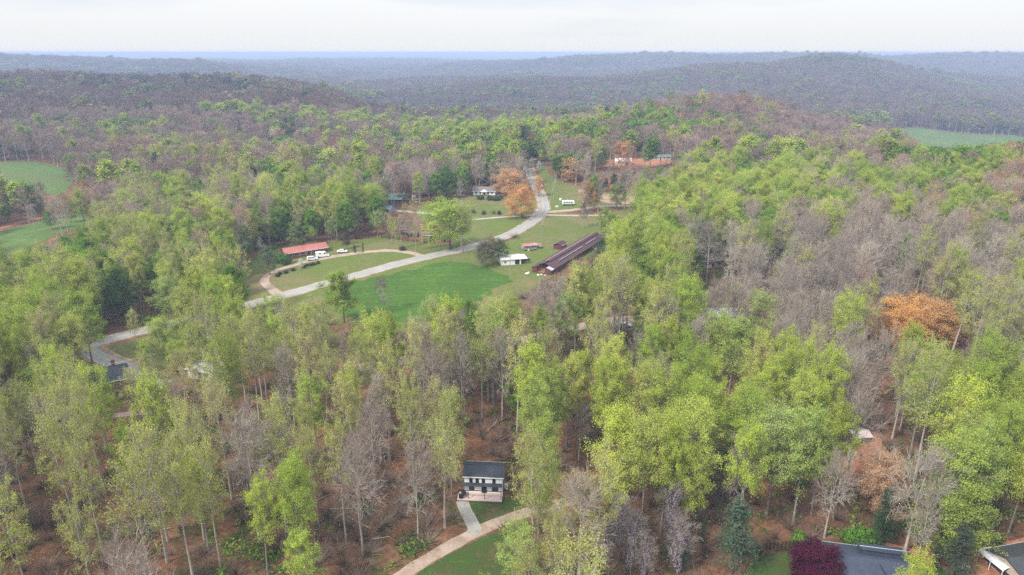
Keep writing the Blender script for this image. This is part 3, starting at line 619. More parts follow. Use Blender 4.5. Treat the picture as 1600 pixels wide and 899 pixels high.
house(t, 4.5, 3.5, 2.0, .6, WOOD, plain('pinkish_tin', (.5, .42, .42), .5, .2), .3, 1, doors=[('front', 0, 1, .9, 1.9)])
drape('clay_lot', [(1305, 720), (1325, 690), (1345, 675), (1375, 680), (1380, 715), (1395, 745), (1360, 760), (1320, 745)], M_DIRT, .07, 1.5, ragged=.4)
# far houses
for k, (px_, py_, L1, w1, mr, lb) in enumerate(((576, 158, 16, 9, WHITE, 'tiny white house on the hazy wooded hillside'), (853, 144, 16, 9, WHITE, 'tiny white farmhouse in the distant woods'), (966, 188, 22, 10, TAUPE, 'long pale-roofed house on the ridge beside the tall dark pine'),
                                     (786, 237, 12, 8, WHITE, 'white cottage wall glimpsed behind the rust-coloured tree crowns'), (1200, 140, 30, 12, TAUPE, 'long grey building on the flank of the big hill'), (1091, 146, 18, 10, WHITE, 'small white house at the foot of the big hill'))):
    p_ = at(px_, py_, 6 if k < 6 else 1)
    t = thing('far_house' if k < 6 else 'shed', lb, 'house' if k < 6 else 'shed', (p_.x, p_.y, p_.z), .15 * (k - 2))
    house(t, L1, w1, 4.5 if k < 6 else 2.2, 2.5 if k < 6 else .8, plain('cream_siding', (.55, .54, .49), .6), mr, .5, 4, [('front', -L1 / 4, 1.8, 1.3, 1.3), ('front', L1 / 4, 1.8, 1.3, 1.3)])
    NOTREE += [(p_.x, p_.y, L1 * .75), (p_.x, p_.y - L1 * .8, L1 * .7)]

# ------------------------------------------------------------------ vehicles
RUB = plain('tyre_rubber', (.02, .02, .02), .9); RIM = plain('wheel_rim', (.4, .4, .42), .3, .1, metal=.8)
LAMP = plain('lamp_glass', (.6, .6, .55), .15, .1); TAIL = plain('tail_lamp', (.35, .02, .02), .2, .1)
def vehicle(name, label, cat, p, rz, kind, col, group=None):
    t = thing(name, label, cat, (p.x, p.y, hz(p.x, p.y) + .12), rz, group)
    paint = plain('paint_' + '_'.join(str(int(v * 100)) for v in col), col, .25, .05, spec=.6)
    if kind == 'van':
        L, W, prof = 5.8, 2.0, [(-2.9, .35), (2.85, .35), (2.9, .9), (2.1, 1.25), (1.6, 2.05), (1.2, 2.4), (-2.85, 2.45), (-2.9, 2.3)]
        gl = [('side', -1.0, .7, 1.85, .5), ('side', 1.0, .8, 1.75, .55)]; ws = [(2.12, 1.27), (1.6, 2.08)]
    elif kind == 'suv':
        L, W, prof = 4.7, 1.85, [(-2.3, .35), (2.3, .35), (2.35, .85), (1.3, 1.05), (.7, 1.65), (-1.9, 1.72), (-2.3, 1.1)]
        gl = [('side', -1.0, 1.5, 1.35, .42), ('side', .35, .9, 1.35, .42)]; ws = [(1.32, 1.07), (.72, 1.66)]
    elif kind == 'pickup':
        L, W, prof = 5.4, 1.9, [(-2.7, .45), (2.65, .45), (2.7, 1.0), (1.6, 1.15), (1.0, 1.75), (-.4, 1.78), (-.6, 1.15), (-2.7, 1.15)]
        gl = [('side', .3, 1.1, 1.45, .42)]; ws = [(1.62, 1.17), (1.02, 1.76)]
    else:
        L, W, prof = 4.6, 1.8, [(-2.25, .35), (2.25, .35), (2.3, .75), (1.2, .92), (.5, 1.42), (-.9, 1.42), (-1.6, .98), (-2.3, .95)]
        gl = [('side', -.75, .85, 1.14, .34), ('side', .2, .85, 1.14, .34)]; ws = [(1.22, .94), (.52, 1.43)]
    b = MB(); n = len(prof); zt = max(z for _, z in prof)
    V = []
    for s in (-1, 1):
        for x, z in prof: V.append((x, s * W / 2 * (1 - .16 * max(0, (z - .95)) / max(.4, zt - .95) * (.4 if kind == 'van' else 1)), z))
    b.add(V, [tuple(range(n)), tuple(range(2 * n - 1, n - 1, -1))] + [(i, i + n, (i + 1) % n + n, (i + 1) % n) for i in range(n)]); b.build('body', paint, t, .05)
    g = MB()
    for _, x, w, z, h in gl:
        for s in (-1, 1): g.box((x, s * (W / 2 * (.93 if kind != 'van' else .97)), z), (w, .06, h))
    (x0, z0), (x1, z1) = ws; g.add([(x0 + .02, -W * .38, z0 + .05), (x0 + .02, W * .38, z0 + .05), (x1 + .04, W * .36, z1 - .04), (x1 + .04, -W * .36, z1 - .04)], [(0, 1, 2, 3)]); g.build('window_glass', GLASS, t)
    for x in (-L * .31, L * .31):
        for s in (-1, 1):
            q = MB(); q.tube((x, s * (W / 2 - .2), .34), (x, s * (W / 2 + .02), .34), .34, n=16); wq = q.build('wheel', RUB, t)
            q = MB(); q.tube((x, s * (W / 2 + .02), .34), (x, s * (W / 2 + .035), .34), .2, n=12); q.build('rim', RIM, wq)
    for s in (-1, 1):
        q = MB(); q.box((L / 2 - .03, s * W * .36, .72), (.12, .3, .16)); q.build('headlight', LAMP, t)
        q = MB(); q.box((-L / 2 - .0, s * W * .4, .8), (.1, .18, .22)); q.build('tail_light', TAIL, t)
    if kind == 'pickup': q = MB(); q.box((-1.65, 0, 1.16), (1.8, 1.5, .04)); q.build('bed', BLACK, t)
    return t
W8 = (.78, .78, .77)
vehicle('parked_car', 'white estate car parked in front of the coral-roofed ranch house', 'car', at(488, 407), .32, 'suv', W8)
vehicle('delivery_van', 'tall white van parked behind the white car at the ranch house', 'van', at(504, 402), .3, 'van', W8)
vehicle('parked_car', 'white saloon car alone on the loop driveway under the dark bushy tree', 'car', at(535, 395), .05, 'car', W8)
vehicle('parked_car', 'dark blue car parked behind the lean-to of the small white barn', 'car', at(819, 407), .3, 'car', (.05, .07, .10))
vehicle('parked_car', 'black car half under the open garage roof', 'car', at(656, 309), .3, 'suv', (.02, .02, .025))
vehicle('parked_car', 'white car with dark windows in front of the open garage', 'car', at(649, 309), .2, 'car', W8)
vehicle('parked_car', 'white off-road car at the end of the gravel track in the woods', 'car', at(975, 512), .05, 'suv', W8)
vehicle('parked_car', 'white car under the bare trees south of the slate-roofed house', 'car', at(240, 612), .3, 'car', W8)
vehicle('pickup_truck', 'grey pickup truck at the edge of the gravel track', 'truck', at(808, 541), .2, 'pickup', (.2, .2, .21))
vehicle('pickup_truck', 'dark pickup truck parked inside the white arched carport', 'truck', at(1562, 893), 1.7, 'pickup', (.03, .03, .035))
# camper bus in the roadside meadow
t = thing('camper_bus', 'white and teal camper bus parked alone in the roadside meadow', 'bus', at(888, 321) + Vector((0, 0, .1)), .06, mark='camper bus')
q = MB(); q.prism([(-3.6, .5), (3.6, .5), (3.7, 1.2), (3.5, 2.4), (3.1, 2.7), (-3.3, 2.75), (-3.6, 2.5)], -1.1, 1.1, 'y'); q.build('body', WHITE, t, .08)
q = MB(); q.box((0, 0, .82), (7.1, 2.24, .34)); q.build('teal_band', plain('teal_paint', (.05, .20, .22), .4), t)
q = MB()
for x in (-2.4, -1.0, .4, 1.8):
    for s in (-1, 1): q.box((x, s * 1.1, 1.85), (1.0, .06, .55))
q.box((3.52, 0, 1.85), (.08, 1.8, .7)); q.build('window_glass', GLASS, t)
for x in (-2.2, 2.3):
    for s in (-1, 1): q = MB(); q.tube((x, s * .95, .42), (x, s * 1.16, .42), .42, n=16); q.build('wheel', RUB, t)
q = MB(); q.box((-.5, 0, 2.86), (.9, .7, .22)); q.build('roof_vent', TRIM, t)
for k, (a, b) in enumerate(((876, 313), (870, 324), (1499, 889), (738, 606))):
    p = at(a, b); t = thing(['water_tank', 'storage_box', 'utility_trailer', 'pale_boulder'][k], ['small white water tank in the roadside meadow behind the camper bus', 'low white storage box beside the camper bus', 'low white utility trailer at the edge of the red yard', 'pale boulder alone on the brown leaf litter slope'][k], ['tank', 'box', 'trailer', 'rock'][k], p, .2)
    q = MB()
    if k == 0: q.tube((0, 0, 0), (0, 0, 1.2), .8, .8, 16); q.build('tank_body', TRIM, t, .05); q = MB(); q.tube((0, 0, 1.2), (0, 0, 1.35), .25, .2, 12); q.build('lid', BLACK, t)
    elif k == 1: q.box((0, 0, .35), (1.9, .9, .7)); q.build('box_body', TRIM, t, .04); q = MB(); q.box((0, 0, .74), (2.0, 1.0, .08)); q.build('lid', TRIM, t)
    elif k == 2:
        q.box((0, 0, .65), (3.0, 1.6, .5)); q.build('trailer_body', TRIM, t, .05); q = MB(); q.tube((1.5, 0, .5), (2.8, 0, .45), .05); q.build('drawbar', BLACK, t)
        for s in (-1, 1): q = MB(); q.tube((0, s * .82, .3), (0, s * 1.0, .3), .3, n=14); q.build('wheel', RUB, t)
    else:
        q.add([(math.cos(a * 1.05) * (.9 + .2 * (a % 3)) * (1 if z < .5 else .6), math.sin(a * 1.05) * .7 * (1 if z < .5 else .6), z) for z in (-.2, .35, .7) for a in range(6)],
              [tuple(range(5, -1, -1)), tuple(range(12, 18))] + [(r * 6 + i, r * 6 + (i + 1) % 6, (r + 1) * 6 + (i + 1) % 6, (r + 1) * 6 + i) for r in range(2) for i in range(6)])
        q.build('rock_body', plain('pale_rock', (.6, .57, .52), .9), t, .06); q = MB(); q.box((1.1, .2, .1), (.4, .3, .3)); q.build('rock_chip', plain('pale_rock', (.6, .57, .52), .9), t, .08)
t = thing('waste_bin', 'dark wheeled waste bin at the foot of the big orange roadside oak', 'bin', at(816, 341), .2)
q = MB(); q.box((0, 0, .6), (1.1, .8, 1.2)); q.build('bin_body', BLACK, t, .06); q = MB(); q.box((0, 0, 1.24), (1.2, .9, .1)); q.build('lid', BLACK, t, .03)
for s in (-1, 1): q = MB(); q.tube((.45 * s, .4, .12), (.45 * s, .5, .12), .12); q.build('wheel', RUB, t)

# ------------------------------------------------------------------ poles, wires, mast
PW = plain('pole_wood', (.30, .27, .24), .9, .25, 2)
poles = []
for k, (a, b, h, lab) in enumerate(((846, 384, 10.5, 'tall grey utility pole on the grass inside the road curve'), (721, 397, 9, 'utility pole beside the road at the wood edge below the lime poplar'), (797, 431, 9, 'utility pole in front of the small white barn'),
                                    (865, 312, 11, 'brown utility pole behind the camper bus meadow'), (868, 300, 11, 'farther brown utility pole up the verge from the camper bus'), (244, 600, 10, 'utility pole between the slate-roofed house and the white-roofed garage'), (98, 628, 10, 'utility pole in the lime woods south-west of the slate-roofed house'))):
    p = at(a, b); p.z -= .3; t = thing('utility_pole', lab, 'utility pole', p, .6)
    q = MB(); q.tube((0, 0, 0), (0, 0, h), .17, .12, 10); q.build('post', PW, t)
    q = MB(); q.box((0, 0, h - .6), (2.0, .12, .14)); ca = q.build('crossarm', PW, t)
    for x in (-.9, 0, .9): q = MB(); q.tube((x, 0, h - .5), (x, 0, h - .3), .06); q.build('insulator', TRIM, ca)
    poles.append((p, h)); NOTREE.append((p.x, p.y, 2))
def wire(i, j, lab):
    a = poles[i][0] + Vector((0, 0, poles[i][1] - .5)); b = poles[j][0] + Vector((0, 0, poles[j][1] - .5)); q = MB(); pr_ = None
    for k in range(17):
        u = k / 16; c = a.lerp(b, u); c.z -= 4 * (a - b).length * .02 * u * (1 - u)
        if pr_ is not None: q.tube(pr_, c, .035, n=4)
        pr_ = c
    tag(q.build('power_line', plain('aluminium_cable', (.45, .45, .45), .4, .1), None), lab, 'cable')
wire(6, 5, 'pale sagging cable over the trees south of the slate-roofed house'); wire(3, 4, 'short cable between the two brown poles on the verge'); wire(0, 3, 'cable crossing the road from the tall grey pole to the meadow pole')
wire(1, 2, 'cable from the wood edge pole to the pole by the small white barn')
p = at(709, 124, 0); t = thing('radio_mast', 'thin lattice radio mast rising above the hazy far woods', 'mast', p, 0)
q = MB()
for k in range(3): a = k * 2.094; q.tube((math.cos(a) * 1.3, math.sin(a) * 1.3, 0), (math.cos(a) * .7, math.sin(a) * .7, 110), .16, n=4)
for z in range(0, 108, 6):
    for k in range(3): a = k * 2.094; b = a + 2.094; q.tube((math.cos(a) * 1.1, math.sin(a) * 1.1, z), (math.cos(b) * 1.1, math.sin(b) * 1.1, z + 6), .08, n=4)
q.build('lattice', plain('mast_steel', (.35, .33, .33), .5), t); q = MB(); q.tube((0, 0, 108), (0, 0, 118), .15); q.build('antenna', TRIM, t)
p = at(680, 300); t = thing('antenna_pole', 'white antenna pole behind the open garage', 'antenna', p, 0)
q = MB(); q.tube((0, 0, 0), (0, 0, 9), .16, .1); q.build('post', TRIM, t); q = MB(); q.box((0, 0, 8.6), (2.2, .08, .08)); q.box((0, 0, 8.0), (1.6, .08, .08)); q.build('aerial', TRIM, t)

# ------------------------------------------------------------------ trees
def leaf_mat(name, inst):
    m, t = nt_new(name)
    if inst: a = t.nodes.new('ShaderNodeAttribute'); a.attribute_type = 'INSTANCER'; a.attribute_name = 'tint'; c = a.outputs['Color']
    else: a = t.nodes.new('ShaderNodeObjectInfo'); c = a.outputs['Color']
    v = t.nodes.new('ShaderNodeAttribute'); v.attribute_name = 'v'
    k = mathn(t, 'MULTIPLY_ADD', v.outputs['Fac'], .55); t.nodes[-1].inputs[2].default_value = .70
    hs = t.nodes.new('ShaderNodeHueSaturation'); t.links.new(c, hs.inputs['Color']); t.links.new(k, hs.inputs['Value'])
    t.links.new(mathn(t, 'ADD', mathn(t, 'MULTIPLY', v.outputs['Fac'], -.035), .5175), hs.inputs['Hue'])
    d = t.nodes.new('ShaderNodeBsdfDiffuse'); tr = t.nodes.new('ShaderNodeBsdfTranslucent'); mi = t.nodes.new('ShaderNodeMixShader'); mi.inputs[0].default_value = .27
    t.links.new(hs.outputs[0], d.inputs['Color']); t.links.new(hs.outputs[0], tr.inputs['Color'])
    t.links.new(d.outputs[0], mi.inputs[1]); t.links.new(tr.outputs[0], mi.inputs[2])
    o = t.nodes.new('ShaderNodeOutputMaterial'); t.links.new(mi.outputs[0], o.inputs['Surface']); return m
LEAF, LEAF_I = leaf_mat('leaves', False), leaf_mat('woodland_leaves', True)
def bark(name, a, b):
    m, t = nt_new(name); n = noise(t, opos(t), 1.1, 6, .75); return finish(m, t, ramp_in(t, n, [(.35, a), (.65, b)]), .9, n, .5, .05, spec=.1)
BARK = bark('grey_bark', (.13, .11, .095), (.34, .30, .255)); BARKD = bark('dark_bark', (.06, .048, .04), (.15, .12, .10)); BARKW = bark('pale_bark', (.28, .25, .21), (.52, .47, .40))
TWIG = bark('twigs', (.17, .135, .12), (.30, .245, .215))

def tubes(P0, P1, r0, r1, n):
    P0 = np.asarray(P0, float); P1 = np.asarray(P1, float); m = len(P0); d = P1 - P0; d /= np.linalg.norm(d, axis=1, keepdims=True) + 1e-9
    ref = np.where(np.abs(d[:, 2:3]) > .9, np.array([[1., 0, 0]]), np.array([[0, 0, 1.]])); u = np.cross(d, ref); u /= np.linalg.norm(u, axis=1, keepdims=True); w = np.cross(d, u)
    a = np.arange(n) * 2 * np.pi / n; r0 = np.broadcast_to(r0, (m,)); r1 = np.broadcast_to(r1, (m,))
    ring = np.cos(a)[None, :, None] * u[:, None] + np.sin(a)[None, :, None] * w[:, None]
    V = np.concatenate([P0[:, None] + ring * r0[:, None, None], P1[:, None] + ring * r1[:, None, None]], 1)
    k = np.arange(n); F = np.stack([k, (k + 1) % n, (k + 1) % n + n, k + n], 1)[None] + (np.arange(m) * 2 * n)[:, None, None]
    return V.reshape(-1, 3), F.reshape(-1, 4)
def quads(C, N, size, rg, asp=1.0):
    m = len(C); N = N / (np.linalg.norm(N, axis=1, keepdims=True) + 1e-9); ref = rg.normal(size=(m, 3)); u = np.cross(N, ref); u /= np.linalg.norm(u, axis=1, keepdims=True) + 1e-9; w = np.cross(N, u)
    s = (np.broadcast_to(size, (m,)) * rg.uniform(.5, 1.45, m))[:, None] * .5
    V = np.stack([C + u * s, C + w * s * asp + N * s * .25, C - u * s, C - w * s * asp + N * s * .25], 1)
    return V.reshape(-1, 3), np.arange(m * 4).reshape(m, 4)
class NB:
    def __init__(s): s.V = []; s.F = []; s.n = 0; s.a = []
    def add(s, V, F, att=None):
        s.V.append(V); s.F.append(F + s.n); s.n += len(V); s.a.append(np.full(len(F), .5) if att is None else att)
    def mesh(s, name, smooth=False):
        return np_mesh(name, np.concatenate(s.V), np.concatenate(s.F), smooth, np.concatenate(s.a))
def bez(a, b, c, k):
    t = np.linspace(0, 1, k + 1)[None, :, None]; return a[:, None] * (1 - t) ** 2 + 2 * b[:, None] * t * (1 - t) + c[:, None] * t ** 2
def make_tree(seed, Ht, R, base, elev, n1=15, n2=6, n3=5, n4=0, leaf=.4, per=8, spread=.55, top=1.0, r0=None, fork=False, out=.55, droop=0, twr=.025, lod=0, flat=.8):
    """trunk and branches, and the leaves or fine twigs, as two meshes. R crown radius, base height of its lowest limbs"""
    rg = np.random.default_rng(seed); r0 = r0 or Ht * .0115; T = NB(); Cn = NB()
    kt = 9; hh = np.linspace(0, 1, kt + 1); lean = rg.normal(size=2) * Ht * .02; wob = np.cumsum(rg.normal(size=(kt + 1, 2)) * Ht * .007, 0)
    ax = np.zeros((kt + 1, 3)); ax[:, 2] = hh * Ht * .93 - .4; ax[:, :2] = hh[:, None] ** 1.5 * lean + wob * hh[:, None]
    rt = r0 * (1 - hh * .86) * (1 + .5 * np.exp(-hh * 22)); T.add(*tubes(ax[:-1], ax[1:], rt[:-1], rt[1:], 7 if not lod else 4))
    def axis(z): return np.stack([np.interp(z, ax[:, 2], ax[:, 0]), np.interp(z, ax[:, 2], ax[:, 1]), z], -1)
    # limb ends through the crown's envelope
    zt = base + (Ht - base) * (np.linspace(.06, 1, n1) ** .85); rel = (zt - base) / (Ht - base)
    env = np.sqrt(np.clip(1 - ((rel - .45) / .62) ** 2, .03, 1)) if not flat > 1 else np.clip(1.02 - rel, .05, 1)
    ang = np.arange(n1) * 2.39996 + rg.uniform(0, 6.28); rad = R * env * np.sqrt(rg.uniform(.1, .95, n1))
    tip = axis(np.minimum(zt, Ht * .92)); tip[:, 2] = zt; tip[:, 0] += np.cos(ang) * rad; tip[:, 1] += np.sin(ang) * rad
    z0 = np.clip(zt - rad * np.tan(elev) * rg.uniform(.8, 1.2, n1) - .4, base * .72, Ht * .88); org = axis(z0)
    midp = (org + tip) / 2; midp[:, 2] += rad * (-.22 if droop == 0 else .2); midp[:, :2] += rg.normal(size=(n1, 2)) * rad[:, None] * .1
    K = 5 if not lod else 2; L1 = bez(org, midp, tip, K); jit = rg.normal(size=L1.shape) * .18; jit[:, 0] = 0; L1 = L1 + jit
    rl = np.interp(z0, ax[:, 2], rt) * .62; q = np.linspace(1, .22, K + 1)
    for k in range(K): T.add(*tubes(L1[:, k], L1[:, k + 1], rl * q[k], rl * q[k + 1], 5 if not lod else 3))
    def along(L, f):
        i = np.minimum((f * (L.shape[1] - 1)).astype(int), L.shape[1] - 2); u = f * (L.shape[1] - 1) - i; a = np.arange(len(L)); return L[a, i] * (1 - u)[:, None] + L[a, i + 1] * u[:, None]
    cen = axis(np.full(1, base + (Ht - base) * .35))[0]
    def sub(L, n, ln, rr, sides, kk=2):
        m = len(L); idx = np.repeat(np.arange(m), n); f = rg.uniform(.3, 1, m * n); f[::n] = 1; p = along(L[idx], f)
        outw = p - cen; outw /= np.linalg.norm(outw, axis=1, keepdims=True) + 1e-9; dr = L[idx, -1] - L[idx, 0]; dr /= np.linalg.norm(dr, axis=1, keepdims=True) + 1e-9
        d = dr * .5 + outw * out + rg.normal(size=(m * n, 3)) * spread; d[:, 2] += .28 - droop; d /= np.linalg.norm(d, axis=1, keepdims=True)
        l = ln * rg.uniform(.55, 1.25, m * n); e = p + d * l[:, None]; b = (p + e) / 2 + rg.normal(size=p.shape) * l[:, None] * .12; b[:, 2] -= l * .08
        Q = bez(p, b, e, kk)
        return Q, rr
    S = R / 4.5
    L2, _ = sub(L1, n2, 2.5 * S, 0, 4); w2 = np.repeat(rl * .3, n2).clip(.035, .12)
    if lod < 2:
        for k in range(2): T.add(*tubes(L2[:, k], L2[:, k + 1], w2 * (1 - .35 * k), w2 * (.65 - .35 * k), 3))
    if lod == 0:
        L3, _ = sub(L2, n3, 1.5 * S, 0, 3, 1); T.add(*tubes(L3[:, 0], L3[:, 1], twr * 1.3, twr * .5, 3)); tips = L3
    else: tips = L2
    if n4:
        if lod == 0:
            L4, _ = sub(L3, n4, 1.25 * S, 0, 3, 1); V, F = tubes(L4[:, 0], L4[:, 1], twr * .95, twr * .4, 3); Cn.add(V, F, np.repeat(rg.uniform(0, 1, len(L4)), 3))
        else:
            L3, _ = sub(L2, 7 if lod == 1 else 4, 1.9 * S, 0, 3, 1); V, F = tubes(L3[:, 0], L3[:, 1], twr * (2.2 if lod == 1 else 4), twr * (1. if lod == 1 else 2), 3); Cn.add(V, F, np.repeat(rg.uniform(0, 1, len(L3)), 3))
    if per:
        P = tips.reshape(-1, 3) if lod else np.concatenate([tips[:, 1], (tips[:, 0] + tips[:, 1]) / 2]); m = len(P); idx = np.repeat(np.arange(m), per)
        C = P[idx] + rg.normal(size=(m * per, 3)) * (.42 if not lod else .7) * S * np.array([1, 1, .7])
        outw = C - cen; outw /= np.linalg.norm(outw, axis=1, keepdims=True) + 1e-9
        N = outw * .55 + np.array([0, 0, .45]) + rg.normal(size=C.shape) * .55; V, F = quads(C, N, leaf, rg, .75)
        cl = rg.uniform(0, 1, m); Cn.add(V, F, np.clip(cl[idx] * .6 + rg.uniform(0, .4, m * per), 0, 1))
    # true to the crown width asked for
    A = np.concatenate(Cn.V); rr = np.percentile(np.hypot(A[:, 0], A[:, 1]), 93); f = R / rr; zf = Ht / np.percentile(A[:, 2], 99.5)
    for B in (T, Cn):
        for V in B.V:
            w = np.clip((V[:, 2] - base * .4) / base, 0, 1)[:, None]; V[:, :2] *= 1 + (f - 1) * w; V[:, 2] = np.where(V[:, 2] > 0, V[:, 2] * zf, V[:, 2])
    return T, Cn
def make_conifer(seed, Ht, R, lod=0, base=.12, dens=1.0, roundish=False):
    rg = np.random.default_rng(seed); T = NB(); Cn = NB(); r0 = Ht * .013
    a = np.zeros((6, 3)); a[:, 2] = np.linspace(-.3, Ht * .97, 6); T.add(*tubes(a[:-1], a[1:], np.linspace(r0, .05, 6)[:-1], np.linspace(r0, .05, 6)[1:], 6))
    nb = int((90 if not lod else 36) * dens); rel = rg.uniform(0, 1, nb); z = Ht * (base + (1 - base) * rel)
    env = (1 - rel) ** .75 if not roundish else np.sqrt(np.clip(1 - ((rel - .5) / .52) ** 2, .02, 1))
    l = R * env * rg.uniform(.7, 1.1, nb) + .25; an = rg.uniform(0, 6.28, nb)
    d = np.stack([np.cos(an), np.sin(an), rg.uniform(-.25, .25, nb)], 1); p0 = np.stack([np.zeros(nb), np.zeros(nb), z], 1); p1 = p0 + d * l[:, None]; p1[:, 2] -= l * .12
    T.add(*tubes(p0, p1, .05, .02, 3)); per = 34 if not lod else 9; idx = np.repeat(np.arange(nb), per); f = rg.uniform(.15, 1, nb * per) ** .8
    C = p0[idx] * (1 - f)[:, None] + p1[idx] * f[:, None] + rg.normal(size=(nb * per, 3)) * np.array([.5, .5, .22]) * (R / 4) ** .5
    N = d[idx] * .5 + np.array([0, 0, .8]) + rg.normal(size=C.shape) * .4; V, F = quads(C, N, .42 if not lod else 1.0, rg, .45)
    Cn.add(V, F, np.clip(np.repeat(rg.uniform(0, 1, nb), per) * .5 + rg.uniform(0, .5, nb * per), 0, 1)); return T, Cn
def make_wisteria(seed, Ht):
    T, Cn = make_tree(seed, Ht, 3.6, Ht * .38, .9, 14, 6, 5, 3, .24, 3); rg = np.random.default_rng(seed + 5)
    n = 300; z = Ht * rg.uniform(.05, .86, n); a = rg.uniform(0, 6.28, n); r = (.8 + 2.0 * np.sin(z / Ht * 3.1) ** 2 * (.5 + .5 * np.sin(a * 2 + z * .5))) * rg.uniform(.3, 1, n)
    P = np.stack([np.cos(a) * r, np.sin(a) * r, z], 1); per = 9; idx = np.repeat(np.arange(n), per); C = P[idx]; C[:, 2] -= rg.uniform(0, 1.1, n * per); C[:, :2] += rg.normal(size=(n * per, 2)) * .12
    V, F = quads(C, np.concatenate([np.cos(a)[idx, None], np.sin(a)[idx, None], .4 + rg.normal(size=(n * per, 1)) * .5], 1), .22, rg); B = NB(); B.add(V, F, rg.uniform(0, 1, n * per)); return T, Cn, B

# kinds: tulip = lime tall, green = round green, olive = barely leafing, bare, oak = orange, rust, pine, cream, maple
VR = lambda s: .78 + .42 * (((s * 7919) % 97) / 97)
KIND = {
 'L': dict(h=24, mk=lambda s, l: make_tree(s, 24, 4.5 * VR(s), 11.5 + VR(s), .85, 16 + (s % 5), 6, 5, 0, (.24, .72, 1.6)[l], (15, 9, 6)[l], .62, lod=l)),
 'G': dict(h=18, mk=lambda s, l: make_tree(s, 18, 4.8 * VR(s), 7, .65, 20, 7, 5, 0, (.26, .75, 1.7)[l], (18, 10, 6)[l], .65, lod=l)),
 'S': dict(h=26, mk=lambda s, l: make_tree(s, 26, 4.0 * VR(s), 14.5, .95, 16, 6, 5, 0, (.26, .55, 1.3)[l], (6, 6, 4)[l], .5, lod=l, twr=.034)),
 'B': dict(h=22, mk=lambda s, l: make_tree(s, 22, 4.8 * VR(s), 10.5, .85, 17, 6, 5, 4, 0, 0, .62, lod=l, twr=.03)),
 'O': dict(h=16, mk=lambda s, l: make_tree(s, 16, 6.0, 4.2, .55, 20, 7, 5, 0, (.26, .75, 1.6)[l], (15, 9, 6)[l], .65, lod=l)),
 'P': dict(h=20, mk=lambda s, l: make_conifer(s, 20, 3.4, min(l, 1), .18 if s % 2 else .4, 1.0, s % 2 == 0)),
}
def make_shrub(seed, l):
    rg = np.random.default_rng(seed); T = NB(); Cn = NB(); a = rg.uniform(0, 6.28, 7); e = np.stack([np.cos(a) * .9, np.sin(a) * .9, rg.uniform(1.2, 2.2, 7)], 1); T.add(*tubes(e * [.05, .05, 0] - [0, 0, .2], e, .07, .02, 4))
    m = 900; d = rg.normal(size=(m, 3)); d /= np.linalg.norm(d, axis=1, keepdims=True); k = rg.uniform(.72, 1.04, m)[:, None] * (1 + .12 * np.sin(d[:, :1] * 5 + seed) + .1 * np.cos(d[:, 1:2] * 6)); C = d * k * [1.5, 1.5, 1.35] + [0, 0, 1.3]; C[:, 2] = np.maximum(C[:, 2], .05)
    V, F = quads(C, d + rg.normal(size=C.shape) * .5, .27, rg, .8); Cn.add(V, F, rg.uniform(0, 1, m)); return T, Cn
KIND['H'] = dict(h=2.7, mk=make_shrub)
NV = {'H': 2, 'L': 7, 'G': 5, 'S': 6, 'B': 6, 'O': 3, 'P': 2}
BK = {'H': BARKD, 'L': BARK, 'G': BARKD, 'S': BARKW, 'B': BARKW, 'O': BARKD, 'P': BARKD}
PROTO = {}
for k, d in KIND.items():
    for l in (0, 1, 2):
        for v in range(NV[k] if l == 0 else 3):
            T, Cn = d['mk'](100 * (l + 1) + 7 * v + ord(k), l)
            if l == 0: PROTO[k, 0, v] = (T.mesh('trunk_' + k, True), Cn.mesh('crown_' + k))
            else: PROTO[k, l, v] = (T, Cn)
            if l == 0: PROTO[k, 0, v][0].materials.append(BK[k]); PROTO[k, 0, v][1].materials.append(LEAF if k != 'B' else LEAF)
# colour ranges as the leaves have them (two ends, a third colour some take)
TINT = {'L': ((.43, .49, .07), (.28, .39, .05), (.50, .52, .12)), 'G': ((.21, .36, .035), (.11, .21, .03), (.28, .37, .06)), 'S': ((.44, .45, .11), (.34, .37, .07), (.46, .41, .16)),
        'B': ((.46, .39, .31), (.38, .31, .26), (.52, .46, .37)), 'O': ((.62, .34, .11), (.52, .31, .13), (.54, .38, .18)), 'R': ((.46, .28, .20), (.40, .27, .22), (.50, .35, .21)),
        'P': ((.04, .085, .045), (.028, .06, .038), (.07, .11, .05)), 'Y': ((.46, .42, .22), (.40, .37, .20), (.5, .47, .3))}
FORM = {'R': 'B', 'Y': 'G'}
TINT['H'] = TINT['G']
def tint(k, rn):
    a, b, c = TINT[k]; u = rn.random(); w = rn.random(); c2 = c if rn.random() < .3 else a
    return tuple((x * u + y * (1 - u)) * (.78 + .4 * w) for x, y in zip(c2, b))

